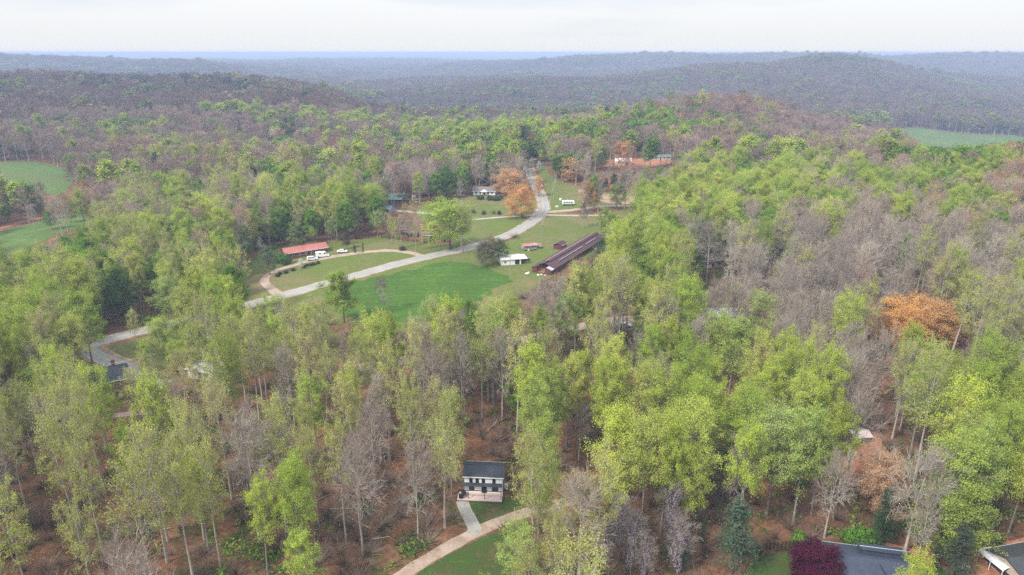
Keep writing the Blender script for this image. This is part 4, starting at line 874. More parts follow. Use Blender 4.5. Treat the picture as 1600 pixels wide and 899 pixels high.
# which kinds grow where, read off the photograph: x, y, radii, weights
BASE = dict(L=.30, G=.14, S=.2, B=.3, O=.01, R=.03, P=.004, Y=.002)
BLOBS = [
 (300, 180, 420, 90, dict(B=.52, R=.16, G=.10, L=.04, Y=.08, P=.07, O=.03)), (60, 250, 120, 50, dict(B=.75, R=.1, G=.15)), (150, 205, 110, 22, dict(G=.55, L=.25, B=.2)),
 (420, 195, 90, 16, dict(P=.9, G=.1, B=.1)), (250, 125, 200, 12, dict(P=.5, B=.3, Y=.2)), (590, 165, 40, 12, dict(P=.8, B=.2)), (660, 145, 120, 12, dict(P=.3, R=.3, B=.4)), (330, 165, 120, 16, dict(R=.4, Y=.2, B=.4)), (90, 185, 90, 14, dict(G=.7, B=.3)), (170, 118, 130, 14, dict(P=.3, Y=.25, B=.3, G=.15)), (430, 140, 90, 18, dict(Y=.3, B=.5, P=.2)),
 (260, 290, 240, 60, dict(B=.42, G=.2, L=.2, S=.1, R=.08)), (480, 300, 110, 60, dict(G=.38, L=.3, B=.25, S=.07)), (330, 350, 120, 40, dict(G=.35, L=.25, B=.25, R=.15)),
 (760, 165, 260, 60, dict(B=.42, G=.28, L=.12, P=.07, R=.07, Y=.04)), (700, 120, 260, 25, dict(B=.5, R=.15, G=.2, P=.1)), (760, 215, 160, 35, dict(G=.55, L=.25, B=.2)), (620, 250, 90, 40, dict(G=.45, L=.3, B=.25)),
 (700, 265, 100, 25, dict(B=.6, R=.25, G=.15)), (640, 275, 60, 25, dict(B=.8, R=.2)),
 (1330, 145, 330, 60, dict(B=.74, G=.08, S=.06, P=.04, Y=.04, R=.04)), (1320, 92, 80, 9, dict(P=.4, G=.3, B=.3)), (1090, 165, 130, 18, dict(O=.3, R=.4, B=.2, G=.1)), (1080, 185, 120, 18, dict(G=.5, R=.2, B=.3)),
 (1050, 210, 90, 22, dict(G=.55, L=.2, B=.25)), (960, 250, 100, 40, dict(B=.35, G=.35, O=.15, R=.15)), (1000, 285, 90, 22, dict(P=.35, B=.35, G=.3)),
 (1250, 215, 160, 35, dict(B=.68, G=.2, R=.12)), (1160, 265, 110, 30, dict(L=.45, G=.35, B=.2)), (1130, 320, 140, 50, dict(L=.62, G=.26, B=.12)), (1010, 400, 60, 60, dict(L=.55, G=.3, B=.15)), (1300, 300, 170, 40, dict(L=.42, G=.3, B=.28)),
 (1530, 250, 110, 40, dict(L=.35, G=.3, O=.2, R=.1, Y=.05)), (1480, 310, 130, 35, dict(L=.3, Y=.2, G=.2, B=.2, R=.1)), (1580, 280, 40, 30, dict(O=.5, R=.3, P=.2)),
 (1240, 370, 200, 35, dict(B=.5, L=.25, G=.2)), (1330, 420, 260, 70, dict(B=.88, R=.07, L=.05)), (1250, 530, 200, 90, dict(B=.84, R=.06, S=.1)), (1450, 560, 170, 80, dict(B=.6, S=.2, R=.1, L=.1)), (1420, 480, 90, 35, dict(O=.5, R=.3, B=.2)),
 (1550, 470, 80, 70, dict(B=.5, S=.25, L=.25)), (1040, 460, 80, 60, dict(B=.55, L=.25, S=.2)), (1100, 560, 120, 60, dict(B=.3, L=.5, S=.2)), (980, 560, 120, 50, dict(S=.45, B=.4, L=.15)),
 (800, 465, 130, 45, dict(B=.8, S=.15, L=.05)), (620, 500, 110, 40, dict(L=.5, S=.25, B=.25)), (690, 470, 40, 60, dict(L=.8, S=.2)),
 (880, 640, 100, 110, dict(L=.75, G=.1, S=.15)), (1000, 700, 160, 90, dict(L=.7, S=.2, B=.1)), (1200, 680, 200, 80, dict(L=.68, S=.2, B=.12)), (1500, 680, 140, 110, dict(L=.72, S=.18, G=.1)), (1360, 640, 90, 40, dict(L=.35, S=.35, B=.3)),
 (1380, 780, 120, 60, dict(B=.5, S=.2, P=.1, L=.2)), (950, 830, 140, 70, dict(S=.5, L=.25, B=.25)), (1060, 820, 90, 60, dict(B=.5, S=.3, L=.2)),
 (100, 480, 240, 90, dict(L=.72, S=.22, G=.06)), (250, 440, 160, 50, dict(L=.45, S=.25, G=.2, B=.1)), (180, 400, 200, 40, dict(G=.4, L=.2, B=.25, S=.15)), (400, 520, 190, 50, dict(L=.62, S=.28, B=.1)),
 (150, 620, 190, 50, dict(L=.35, S=.5, B=.15)), (420, 620, 260, 70, dict(S=.48, B=.35, L=.17)), (280, 780, 340, 130, dict(S=.58, B=.28, L=.14)), (580, 620, 140, 80, dict(S=.5, B=.35, L=.15)), (640, 760, 110, 90, dict(S=.55, B=.35, L=.1)), (460, 820, 60, 90, dict(L=.6, S=.3, B=.1))]
KS = list(BASE)
def choose_kinds(px, py, rg):
    W = np.tile(np.array([BASE[k] for k in KS])[:, None] * .10, (1, len(px)))
    for x, y, rx, ry, d in BLOBS:
        g = np.exp(-(((px - x) / rx) ** 2 + ((py - y) / ry) ** 2) * 1.3)
        for k, w in d.items(): W[KS.index(k)] += w * g * 2
    return W
CLEAR = [
 [(372, 470), (385, 440), (402, 398), (425, 380), (470, 380), (560, 372), (640, 368), (690, 384), (733, 381), (700, 352), (690, 338), (738, 318), (735, 300), (770, 292), (812, 300), (824, 262), (832, 240), (842, 262), (865, 285), (905, 306),
  (1000, 322), (985, 340), (930, 350), (945, 370), (905, 400), (880, 432), (820, 434), (800, 446), (745, 462), (690, 470), (640, 492), (590, 486), (560, 470), (480, 462), (420, 478)],
 [(716, 716), (798, 716), (800, 778), (832, 798), (700, 852), (648, 899), (604, 899), (690, 845), (722, 812), (712, 775)], [(655, 899), (740, 842), (805, 826), (785, 860), (778, 905)],
 [(138, 541), (165, 524), (222, 510), (245, 522), (190, 545), (208, 574), (185, 574), (140, 552)], [(160, 576), (186, 570), (188, 604), (160, 604)],
 [(-10, 251), (50, 250), (100, 260), (112, 284), (88, 296), (62, 284), (-10, 276)], [(-10, 359), (60, 345), (138, 326), (150, 336), (100, 362), (60, 380), (-10, 402)],
 [(1388, 196), (1620, 212), (1620, 222), (1520, 232), (1440, 230)], [(800, 547), (800, 528), (950, 494), (988, 497), (988, 518), (940, 513), (860, 532)],
 [(1190, 868), (1300, 850), (1360, 846), (1430, 866), (1520, 884), (1545, 850), (1610, 842), (1610, 905), (1185, 905)], [(930, 246), (1056, 240), (1054, 261), (936, 263)],
 [(748, 575), (798, 590), (800, 716), (732, 716)], [(1318, 690), (1386, 688), (1382, 756), (1330, 756)], [(1094, 392), (1132, 392), (1132, 414), (1094, 414)], [(1112, 488), (1136, 488), (1136, 497), (1112, 497)],
 [(598, 296), (646, 296), (646, 324), (598, 324)], [(644, 296), (674, 296), (674, 310), (644, 310)], [(657, 366), (676, 366), (676, 380), (657, 380)], [(636, 368), (656, 368), (656, 374), (636, 374)],
 [(1360, 448), (1392, 448), (1392, 464), (1360, 464)], [(945, 765), (1095, 775), (1110, 905), (935, 905)], [(1112, 775), (1190, 775), (1200, 905), (1105, 905)], [(1290, 760), (1320, 760), (1320, 860), (1290, 860)], [(1378, 466), (1496, 466), (1496, 508), (1378, 508)], [(872, 640), (940, 640), (940, 690), (872, 690)], [(1398, 710), (1476, 710), (1476, 850), (1398, 850)], [(1108, 500), (1188, 500), (1188, 560), (1108, 560)], [(1520, 805), (1640, 800), (1640, 905), (1510, 905)], [(668, 296), (742, 296), (742, 370), (668, 370)], [(1240, 850), (1312, 850), (1312, 899), (1240, 899)]]
NOTREE_A = np.array([(a, b, c) for a, b, c in NOTREE])
def gather(seed, r0, r1, sp, lod):
    rg = np.random.default_rng(seed); n = int(r1 / sp) + 2; gx, gy = np.meshgrid(np.arange(-n, n), np.arange(-2, int(n * 1.16) + 2)); gx = gx.ravel() + .5 * (gy.ravel() % 2); gy = gy.ravel()
    x = (gx + rg.uniform(-.42, .42, len(gx))) * sp; y = (gy * .87 + rg.uniform(-.42, .42, len(gy))) * sp; r = np.hypot(x, y); a = np.abs(np.arctan2(x, y))
    k = (r >= r0) & (r < r1) & (a < R_(58 if r1 < 1000 else 50)) & (y > 0); x, y, r = x[k], y[k], r[k]
    ok = np.ones(len(x), bool)
    for L in FIELDS:
        A = np.array(L); lo = A.min(0); hi = A.max(0); b = np.where((x > lo[0]) & (x < hi[0]) & (y > lo[1]) & (y < hi[1]))[0]
        if len(b): ok[b[inpoly(x[b], y[b], L)]] = False
    for c in range(0, len(NOTREE_A), 64):
        q = NOTREE_A[c:c + 64]; lo = (q[:, :2] - q[:, 2:]).min(0); hi = (q[:, :2] + q[:, 2:]).max(0); b = np.where((x > lo[0]) & (x < hi[0]) & (y > lo[1]) & (y < hi[1]))[0]
        if len(b): ok[b[(((x[b, None] - q[None, :, 0]) ** 2 + (y[b, None] - q[None, :, 1]) ** 2) < q[None, :, 2] ** 2).any(1)]] = False
    x, y, r = x[ok], y[ok], r[ok]; z = H(x, y); cx, cy_ = proj(x, y, z + 15); keep = (cx > (-520 if r1 < 1000 else -200)) & (cx < (2120 if r1 < 1000 else 1800)) & (cy_ < 1120)
    x, y, r, z, cx, cy_ = [q[keep] for q in (x, y, r, z, cx, cy_)]
    W = choose_kinds(cx, cy_, rg)
    if r0 >= 900: W[[KS.index(k) for k in 'LS']] *= .7; W[[KS.index(k) for k in 'RYP']] *= 1.5; W[KS.index('G')] *= 1.25
    W = W / W.sum(0); c = np.cumsum(W, 0); u = rg.uniform(0, 1, len(x)) * .999
    # neighbours tend to be alike
    cl = ((vnoise(x, y, 28 if r1 < 1000 else 70, 21 + seed) * .6 + vnoise(x, y, 150, 30) * .6) * .5 + .5).clip(0, .999); u = np.where(rg.uniform(0, 1, len(x)) < .5, np.clip(cl * 1.3 - .15, 0, .999), u)
    kk = (u[None] > c).sum(0).clip(0, len(KS) - 1); kinds = np.array(KS)[kk]; hf = rg.uniform(.8, 1.15, len(x)) * np.interp(r, [70, 230, 330, 500], [1.14, 1.1, 1.0, .98])
    hh = np.array([KIND[FORM.get(k, k)]['h'] for k in kinds]) * hf
    ok = np.ones(len(x), bool)
    if r1 < 500:
        ok &= ~((r < 100) & (rg.uniform(0, 1, len(x)) < np.where(cx < 700, .85, np.where(cx > 1050, .97, .7))))
        thin = np.where((cx < 740) & (cy_ > 600), .50, np.where((cx > 1180) & (cx < 1560) & (cy_ > 430) & (cy_ < 600), .2, np.where((cx > 800) & (cy_ > 560), .20, .06)))
        ok &= rg.uniform(0, 1, len(x)) > thin
    for f, s in ((.95, 0), (.7, -1), (.7, 1), (.5, 0), (.7, 0)):
        a, b = proj(x + s * 3.6, y, z + hh * f)
        for poly in CLEAR: ok &= ~inpoly(a, b, poly)
    return [q[ok] for q in (x, y, z, r, kinds, hf)]
HAND = []     # (x px, y px of the crown, kind, height, width factor, tint or None, words)
def hand(px, py, k, h, wf=1.0, col=None, lab=None, f=.72):
    if k == 'O' and col and col[0] > .3: col = (col[0] * 1.4, col[1] * 1.42, col[2] * 1.7)
    if k in 'LG' and col and .15 < col[1]: col = (max(col[0], .76 * col[1]), col[1] * .97, col[2] + .025)
    if px > 820 and py > 560 and k in 'LGSB': wf *= .84
    HAND.append((px, py, k, h, wf, col, lab, f))
hand(533, 445, 'G', 19, 1.15, (.24, .38, .045), 'tall lime green tree standing alone where the field meets the road')
hand(598, 446, 'B', 14, .95, (.19, .155, .13), 'lone leafless tree in the lush green field')
hand(702, 332, 'G', 24, 1.5, (.32, .50, .055), 'biggest bright lime tree beside the mustard garden shed'); hand(722, 340, 'L', 22, 1.1, (.30, .36, .07), 'yellower half of the pair of big limes by the wood edge pole')
hand(648, 322, 'S', 17, 1.2, (.42, .34, .12)); hand(632, 330, 'S', 16, 1, (.38, .30, .12))
hand(815, 304, 'O', 17, 1.5, (.46, .24, .07), 'round orange oak on the inside of the road bend above the waste bin'); hand(798, 275, 'O', 17, 1.45, (.44, .26, .10), 'paler orange oak just behind the round roadside oak'); hand(842, 284, 'O', 13, .7, (.42, .25, .10), 'small orange oak across the verge from the road')
hand(754, 391, 'G', 12, 1.1, (.20, .19, .09), 'greyish bushy tree at the roadside beside the small white barn', .6); hand(783, 388, 'G', 11, 1.1, (.13, .17, .045), 'dark olive bushy tree touching the small white barn', .6); hand(768, 384, 'O', 12, .7, (.26, .22, .08), 'brownish bushy crown between the two roadside bushy trees', .6)
hand(541, 374, 'G', 8, .9, (.13, .13, .07), 'dark bushy tree beside the lone white saloon car', .6); hand(567, 386, 'P', 6, .8, (.03, .10, .04), 'small dark green cedar on the ranch house lawn', .6); hand(554, 388, 'G', 5, .6, (.13, .17, .06), 'low green tree next to the small cedar', .6)
hand(470, 411, 'Y', 5, .8, (.75, .74, .62), 'white flowering dogwood at the corner of the ranch house', .6); hand(404, 379, 'Y', 7, .8, (.75, .75, .68), 'white blossoming tree behind the grey-green lawn tree', .6); hand(446, 405, 'H', 5, 1.0, (.07, .16, .03), 'dense dark green bush beside the ranch house', .5); hand(437, 404, 'H', 4.6, .9, (.07, .17, .03), 'second dark green bush at the ranch house end', .5)
hand(418, 396, 'G', 13, .85, (.17, .22, .09), 'grey-green tree on the lawn west of the ranch house'); hand(366, 398, 'O', 12, .9, (.24, .17, .09)); hand(354, 412, 'S', 15, 1, (.28, .32, .11)); hand(372, 425, 'G', 14, .8, (.18, .22, .09)); hand(417, 352, 'L', 16, 1.2, (.24, .34, .07)); hand(462, 360, 'G', 14, 1.1, (.18, .27, .07)); hand(516, 352, 'L', 15, .8, (.28, .36, .09)); hand(488, 362, 'L', 10, .7)
hand(556, 338, 'L', 15, .8, (.28, .38, .09)); hand(588, 340, 'L', 15, .8, (.3, .38, .1)); hand(612, 350, 'L', 13, .7)
hand(918, 318, 'B', 17, 1.1, (.13, .10, .09), 'dark leafless spreading tree at the edge of the curve meadow'); hand(911, 328, 'B', 13, .9, (.13, .10, .09), 'smaller dark leafless tree in front of the spreading one')
hand(944, 340, 'L', 18, 1.2, (.26, .38, .06)); hand(960, 350, 'G', 17, 1.1, (.17, .33, .04)); hand(943, 386, 'G', 10, .9, (.03, .12, .03), 'dark evergreen bush at the far end of the red poultry house', .55); hand(940, 420, 'L', 17, .9, (.24, .42, .04)); hand(945, 440, 'L', 16, .8)
hand(982, 345, 'B', 13, .9); hand(1000, 405, 'L', 17, 1.3, (.2, .34, .05)); hand(1020, 420, 'G', 15, 1.2, (.14, .28, .05)); hand(1022, 388, 'O', 13, .7, (.4, .28, .12)); hand(1148, 388, 'G', 15, 1.1, (.08, .24, .03), 'rich green oak beside the pale tan house')
hand(818, 214, 'P', 30, 1.5, (.02, .045, .04), 'tall dark pine at the top of the visible road'); hand(826, 232, 'P', 16, 1, (.02, .05, .045)); hand(948, 178, 'P', 30, 1.2, (.02, .05, .05), 'tall dark pine beside the long pale-roofed house'); hand(836, 226, 'G', 15, .9); hand(845, 240, 'L', 14, .9); hand(855, 232, 'G', 15)
hand(843, 258, 'Y', 7, .9, (.6, .62, .6), 'pale blossoming bush beside the top of the visible road', .6); hand(888, 248, 'G', 17, 1.1, (.2, .3, .08)); hand(876, 250, 'O', 16, .8, (.38, .26, .12)); hand(905, 245, 'G', 17, 1.1, (.22, .30, .07)); hand(940, 238, 'G', 17, 1.1, (.12, .30, .05))
hand(972, 232, 'O', 20, 1.1, (.44, .24, .09), 'tall orange tree over the white metal building'); hand(984, 236, 'B', 19, .7, (.3, .2, .15)); hand(1008, 238, 'L', 16, .9, (.22, .34, .08), 'pale green tree rising from the red clay bank'); hand(1052, 246, 'S', 14, 1, (.32, .27, .13)); hand(1085, 232, 'B', 18, 1.6, (.24, .19, .2)); hand(1068, 240, 'B', 16, 1.3, (.24, .19, .2)); hand(1035, 290, 'B', 13, 1.2, (.33, .28, .28))
for a, b in ((960, 282), (975, 280), (990, 278), (1004, 283), (1016, 280), (945, 288)): hand(a, b, 'G', 9, 1.1, (.05, .085, .05), None, .55)
hand(718, 296, 'G', 6, .7, (.07, .02, .035), 'dark purple leaved small tree beside the white bungalow', .55)
for a, b in ((751, 308), (765, 309), (775, 310), (782, 309)): hand(a, b, 'H', 3.2, 1.2, (.04, .085, .04), None, .5)
for a, b, c in ((740, 330, (.05, .10, .04)), (756, 332, (.06, .08, .05)), (771, 331, (.16, .25, .05)), (780, 332, (.03, .06, .03)), (629, 388, (.07, .07, .05))): hand(a, b, 'H', 2.4, 1, c, None, .5)
for a, b in ((434, 430), (437, 427), (447, 425), (458, 421), (474, 416), (479, 414), (485, 413), (490, 412), (497, 410)): hand(a, b, 'H', 1.5, 1.1, (.025, .07, .025), None, .5)
hand(697, 262, 'G', 16, .8); hand(720, 292, 'B', 15, 1); hand(362, 296, 'Y', 18, 1.25, (.44, .46, .25), 'domed cream blossomed tree standing over the left woods'); hand(632, 290, 'O', 15, 1, (.27, .17, .11)); hand(722, 280, 'G', 16, .9, (.12, .27, .06)); hand(708, 235, 'O', 16, 1.1, (.40, .25, .12)); hand(735, 238, 'R', 16, 1, (.36, .2, .14))
for a, b, w, c in ((1404, 484, 1.25, (.48, .26, .07)), (1455, 490, 1.2, (.44, .25, .08)), (1420, 502, 1.1, (.46, .25, .07)), (1478, 490, 1.0, (.42, .25, .10)), (1430, 480, 1.1, (.47, .27, .08))): hand(a, b, 'O', 16, w, c)
hand(1368, 490, 'R', 18, 1.1); hand(1148, 530, 'L', 22, 1.3, (.28, .42, .06), 'broad bright lime tree in front of the white-roofed building'); hand(1128, 520, 'L', 21, 1.0, (.25, .42, .05)); hand(1186, 482, 'L', 19, 1.3, (.34, .42, .10)); hand(1150, 460, 'L', 17, .8, (.34, .40, .12)); hand(1222, 432, 'L', 18, 1, (.2, .38, .04)); hand(1232, 412, 'G', 17, 1); hand(1346, 400, 'L', 16, 1.2, (.27, .42, .05)); hand(1270, 388, 'G', 16, .9)
hand(906, 668, 'B', 15, 1.25, (.34, .27, .23), 'broad fan-shaped leafless tree among lime trees behind the gravel road bend', .6)
hand(1436, 765, 'B', 25, 1.3, (.42, .37, .31), 'huge pale leafless tree beside the red yard', .6); hand(1452, 800, 'B', 20, .9, (.40, .34, .28)); hand(1303, 755, 'B', 22, 1.0, (.42, .36, .30), 'pale leafless tree directly behind the navy-roofed house', .6); hand(1341, 650, 'B', 24, 1.1, (.30, .24, .2)); hand(1392, 735, 'O', 15, .8, (.42, .27, .14)); hand(1378, 722, 'O', 13, .7, (.44, .28, .14))
hand(1260, 690, 'L', 24, 1.4, (.30, .42, .07)); hand(1215, 680, 'L', 23, 1.4, (.34, .44, .10)); hand(1495, 720, 'L', 24, 1.5, (.24, .42, .05)); hand(1530, 700, 'L', 23, 1.4, (.27, .42, .07)); hand(1490, 780, 'G', 20, 1.2, (.22, .38, .05)); hand(1505, 610, 'L', 18, 1.2, (.22, .42, .04), 'dome-shaped vivid green tree on the slope above the paler limes'); hand(1490, 612, 'G', 18, 1.2, (.16, .34, .06))
hand(1150, 838, 'P', 17, 1.75, (.085, .125, .075), 'grey-green spreading conifer beside the garden lawn', .5); hand(1385, 790, 'P', 14, 1.2, (.045, .085, .04)); hand(1505, 845, 'P', 13, 1.4, (.07, .095, .06)); hand(1465, 862, 'P', 7, 1, (.05, .075, .045)); hand(1075, 850, 'P', 9, 1, (.03, .07, .03)); hand(1100, 830, 'P', 8, 1, (.03, .07, .03))
for a, b in ((1345, 835), (1362, 838), (1330, 838), (1250, 842)): hand(a, b, 'H', 3.5, 1.0, (.12, .26, .03), None, .5)
hand(702, 655, 'L', 22, .9, (.38, .42, .10)); hand(690, 700, 'S', 22, .9, (.42, .44, .12)); hand(762, 560, 'S', 18, .7, (.26, .28, .08)); hand(846, 690, 'L', 22, .9, (.30, .44, .06)); hand(838, 640, 'L', 23, 1.1, (.22, .42, .06)); hand(862, 620, 'L', 22, 1.2, (.18, .38, .05)); hand(842, 742, 'L', 20, .8, (.30, .42, .06)); hand(985, 690, 'L', 19, .9, (.30, .46, .05)); hand(815, 850, 'L', 17, 1.2, (.34, .44, .09)); hand(870, 850, 'S', 20, 1)
hand(770, 520, 'L', 24, 1.3, (.30, .42, .08)); hand(680, 500, 'L', 22, .9, (.38, .44, .12)); hand(584, 516, 'L', 18, 1.2, (.26, .42, .05)); hand(885, 490, 'L', 20, 1.1, (.28, .38, .08)); hand(390, 520, 'L', 20, 1.2, (.30, .42, .07)); hand(265, 455, 'L', 19, 1.7, (.25, .36, .06)); hand(345, 470, 'L', 17, 1.2, (.34, .46, .07)); hand(255, 520, 'L', 16, 1.6, (.24, .38, .05)); hand(300, 525, 'G', 15, 1.2, (.17, .34, .04)); hand(425, 480, 'L', 18, 1.3, (.32, .44, .06)); hand(500, 500, 'L', 17, 1.1, (.32, .42, .09)); hand(475, 495, 'L', 16, 1)
hand(100, 590, 'G', 17, 1.4, (.20, .40, .04)); hand(60, 600, 'G', 17, 1.4, (.20, .38, .04)); hand(455, 750, 'L', 19, 1.0, (.27, .48, .05), 'vivid yellow-green slender tree over the leaf littered slope'); hand(475, 860, 'L', 15, 1.2, (.32, .48, .05)); hand(490, 620, 'L', 20, 1.1, (.27, .46, .05)); hand(385, 700, 'B', 25, 1.1, (.40, .35, .29)); hand(320, 740, 'S', 24, .9); hand(230, 720, 'S', 26, .9)
hand(610, 345, 'B', 14, .8)
hand(625, 348, 'B', 14, .8)
hand(640, 352, 'B', 14, .8)
hand(655, 345, 'B', 14, .8)
hand(668, 350, 'S', 14, .8)
hand(648, 358, 'S', 14, .8)
hand(600, 338, 'S', 14, .8)
hand(618, 356, 'S', 14, .8)
for a, b in ((150, 632), (208, 602), (262, 606), (300, 592), (128, 606), (345, 590), (225, 575), (280, 570)): hand(a, b, 'S', 18, 1.0)
for a, b in ((1115, 470), (1100, 480), (1385, 440), (1395, 470)): hand(a, b, 'B', 18, 1.0)
for a, b in ((930, 276), (952, 270), (978, 272), (1002, 268), (1024, 274), (1046, 270), (1062, 284), (915, 284), (1000, 296)): hand(a, b, 'B', 12, 1.2, (.27, .2, .18), None, .6)
for n_, (a, b) in enumerate(((12, 306), (36, 302), (58, 313), (82, 322), (106, 322), (124, 305), (8, 326), (48, 330), (76, 334), (20, 318), (98, 308), (18, 402), (46, 397), (76, 389), (104, 378), (128, 366), (148, 350), (160, 338), (5, 412), (90, 392), (62, 402))): hand(a, b, 'GBGSGB'[n_ % 6], (11, 13, 12)[n_ % 3], 1.0)
for a, b, k_, h_ in ((205, 500, 'S', 15), (238, 535, 'S', 15), (226, 550, 'L', 13), (276, 548, 'L', 15), (300, 556, 'S', 16), (252, 512, 'L', 15)): hand(a, b, k_, h_, 1.0)
WIST = ((988, 850, 14), (1062, 855, 13), (1050, 805, 15), (945, 850, 11), (1095, 720, 16), (1008, 872, 10), (968, 815, 13))
MAPLE = (1274, 872)

NEAR_R = 285.0
placed = []
for (px, py, k, h, wf, col, lab, f) in HAND:
    if h >= 19 and py > 480 and k in 'LSBG' and not (px > 1290 and py > 740): h *= 1.2; wf *= .85
    p = at(px, py, h * f); placed.append((p.x, p.y, k, h, wf, col, lab))
PA = np.array([(a, b, (KIND[FORM.get(k, k)]['h'] / 22 * 3.2 + 1.7 * wf) * (.5 + .5 * min(1, h / 14))) for a, b, k, h, wf, *_ in placed])
def clash(x, y): return (((x[:, None] - PA[None, :, 0]) ** 2 + (y[:, None] - PA[None, :, 1]) ** 2) < (PA[None, :, 2]) ** 2).any(1)
bands = [gather(11, 62, 450, 7.1, 0), gather(12, 450, 900, 9.7, 1), gather(13, 900, 1600, 10.4, 2), gather(14, 1600, 2700, 12, 2), gather(15, 2700, 5600, 19, 2)]
rnT = random.Random(77)
individual = []
for (x, y, k, h, wf, col, lab) in placed: individual.append((x, y, hz(x, y), k, h, wf, col or tint(k, rnT), lab))
x, y, z, r, kd, hf = bands[0]; ok = ~clash(x, y); x, y, z, r, kd, hf = [q[ok] for q in (x, y, z, r, kd, hf)]
order = np.argsort(r); cnt = {}
woods = []
for i in order:
    k = str(kd[i]); fm = FORM.get(k, k); nm = {'L': 'a', 'G': 'a', 'S': 'b', 'B': 'c', 'R': 'c'}.get(k, 'd'); cx_, cy__ = proj(x[i], y[i], z[i] + 14); inside = -25 < cx_ < 1625 and cy__ < 960
    h = KIND[fm]['h'] * hf[i]
    if inside and r[i] > 74 and cnt.get(nm, 0) < 200: cnt[nm] = cnt.get(nm, 0) + 1; individual.append((x[i], y[i], z[i], k, h, (.78 if cy__ > 560 else .88) if not (cx_ < 740 and cy__ > 560) else .72, tint(k, rnT), None))
    else: woods.append((x[i], y[i], z[i], k, 0, h / KIND[fm]['h'], 1.0))
for bi, lod, s in ((1, 1, 1.08), (2, 2, 1.14), (3, 2, 1.3), (4, 2, 1.75)):
    x, y, z, r, kd, hf = bands[bi]; ok = ~clash(x, y)
    # leave out what lies wholly behind nearer ridges
    az = np.linspace(-R_(60), R_(60), 300); rr = np.exp(np.linspace(math.log(200), math.log(6000), 260)); A, RR = np.meshgrid(az, rr); EL = (H(RR * np.sin(A), RR * np.cos(A)) + 12 - CAM_Z - 10) / RR; EL = np.maximum.accumulate(EL, 0)
    ia = np.clip(((np.arctan2(x, y) + R_(60)) / R_(120) * 299).round().astype(int), 0, 299); ir = np.clip(np.searchsorted(rr, r * .93), 0, 259)
    ok &= (z + 30 * s - CAM_Z) / r > EL[ir, ia]
    for i in np.where(ok)[0]: woods.append((x[i], y[i], z[i], str(kd[i]), lod, hf[i] * (s if s < 1.2 else s * .72), s))
print('individual', len(individual), cnt, 'woods', len(woods))

NAMES = {'H': 'shrub', 'L': 'leafing_tree', 'G': 'leafing_tree', 'S': 'budding_tree', 'B': 'bare_tree', 'O': 'oak_tree', 'R': 'bare_tree', 'P': 'conifer', 'Y': 'blossom_tree'}
LOOK = {'H': 'round dark green shrub', 'L': 'lime green tree', 'G': 'round mid-green tree', 'S': 'pale-trunked thinly budding tree', 'B': 'leafless grey-brown tree', 'O': 'orange-tan oak', 'R': 'rust-budded nearly bare tree', 'P': 'dark conifer', 'Y': 'cream blossomed tree'}
GRP = {'H': '', 'L': 'lime and green trees in fresh leaf', 'G': 'lime and green trees in fresh leaf', 'S': 'thinly budding trees of the woods', 'B': 'leafless trees of the woods', 'O': 'orange oaks', 'R': 'leafless trees of the woods', 'P': 'conifers', 'Y': 'blossoming trees'}
ORD = ['nearest', 'second', 'third', 'fourth', 'fifth', 'sixth', 'seventh', 'eighth', 'ninth', 'tenth', 'eleventh', 'twelfth', 'thirteenth', 'fourteenth', 'fifteenth', 'sixteenth', 'seventeenth', 'eighteenth', 'nineteenth', 'twentieth']
ORD += [('twenty-' + o) for o in ('first', 'second', 'third', 'fourth', 'fifth', 'sixth', 'seventh', 'eighth', 'ninth')] + ['thirtieth'] + [('thirty-' + o) for o in ('first', 'second', 'third', 'fourth', 'fifth', 'sixth', 'seventh', 'eighth', 'ninth')]
EXTRA = [('hairpin road bend', 160, 545), ('lush green field', 650, 460), ('leaf-littered slope behind the white house', 765, 640), ('gravel road bend', 830, 798), ('clay lot', 1345, 720), ('orange oak group', 1440, 490), ('purple maple', 1275, 870), ('wisteria thicket', 1020, 830),
         ('grey-green conifer', 1150, 830), ('huge pale leafless tree', 1440, 760), ('fan-shaped leafless tree', 906, 668), ('vivid slender tree', 455, 750), ('frame corner below the woods', 0, 899), ('pale boulder', 738, 606), ('long gravel track', 860, 520), ('brown leafless slope', 1250, 560), ('fallen trunks', 560, 830),
         ('west frame edge woods', 0, 640), ('east frame edge woods', 1600, 600), ('lower meadow', 60, 360), ('bottom woods edge', 250, 899)]
EXTRA += [('tall bare pair on the slope', 385, 700), ('broad lime by the white-roofed building', 1148, 530)]
SIDES = {0: 'right of', 1: 'above', 2: 'left of', 3: 'below'}
lands = LAND + EXTRA; bins = {}
for i, t in enumerate(individual):
    x, y, z, k, h, wf, c, lab = t
    if lab: continue
    a, b = proj(x, y, z + h * .7); a = float(a); b = float(b); best = min(range(len(lands)), key=lambda j: (lands[j][1] - a) ** 2 + ((lands[j][2] - b) * 1.4) ** 2); dx = a - lands[best][1]; dy = lands[best][2] - b
    s = (0 if dx > 0 else 2) if abs(dx) > abs(dy) else (1 if dy > 0 else 3)
    sz = 'low' if h < 9 and k != 'H' else ''
    bins.setdefault((k + sz, best, s), []).append((math.hypot(dx, dy), i))
labels = {}
for (k, j, s), v in bins.items():
    v.sort()
    for n, (_, i) in enumerate(v): 
        look = LOOK[k[0]] if len(k) == 1 else 'low ' + LOOK[k[0]]
        labels[i] = f"{look}, {ORD[min(n, len(ORD) - 1)]} {SIDES[s]} the {lands[j][0]}" if len(v) > 1 else f"only {look} {SIDES[s]} the {lands[j][0]}"
def plant(name, label, cat, p, rz, sc, mt, mc, col, group):
    t = thing(name, label, cat, p, rz, group); t.scale = sc
    a = bpy.data.objects.new('trunk', mt); COL.objects.link(a); a.parent = t
    b = bpy.data.objects.new('crown', mc); COL.objects.link(b); b.parent = t; b.color = (*col, 1); return t
rn = random.Random(5)
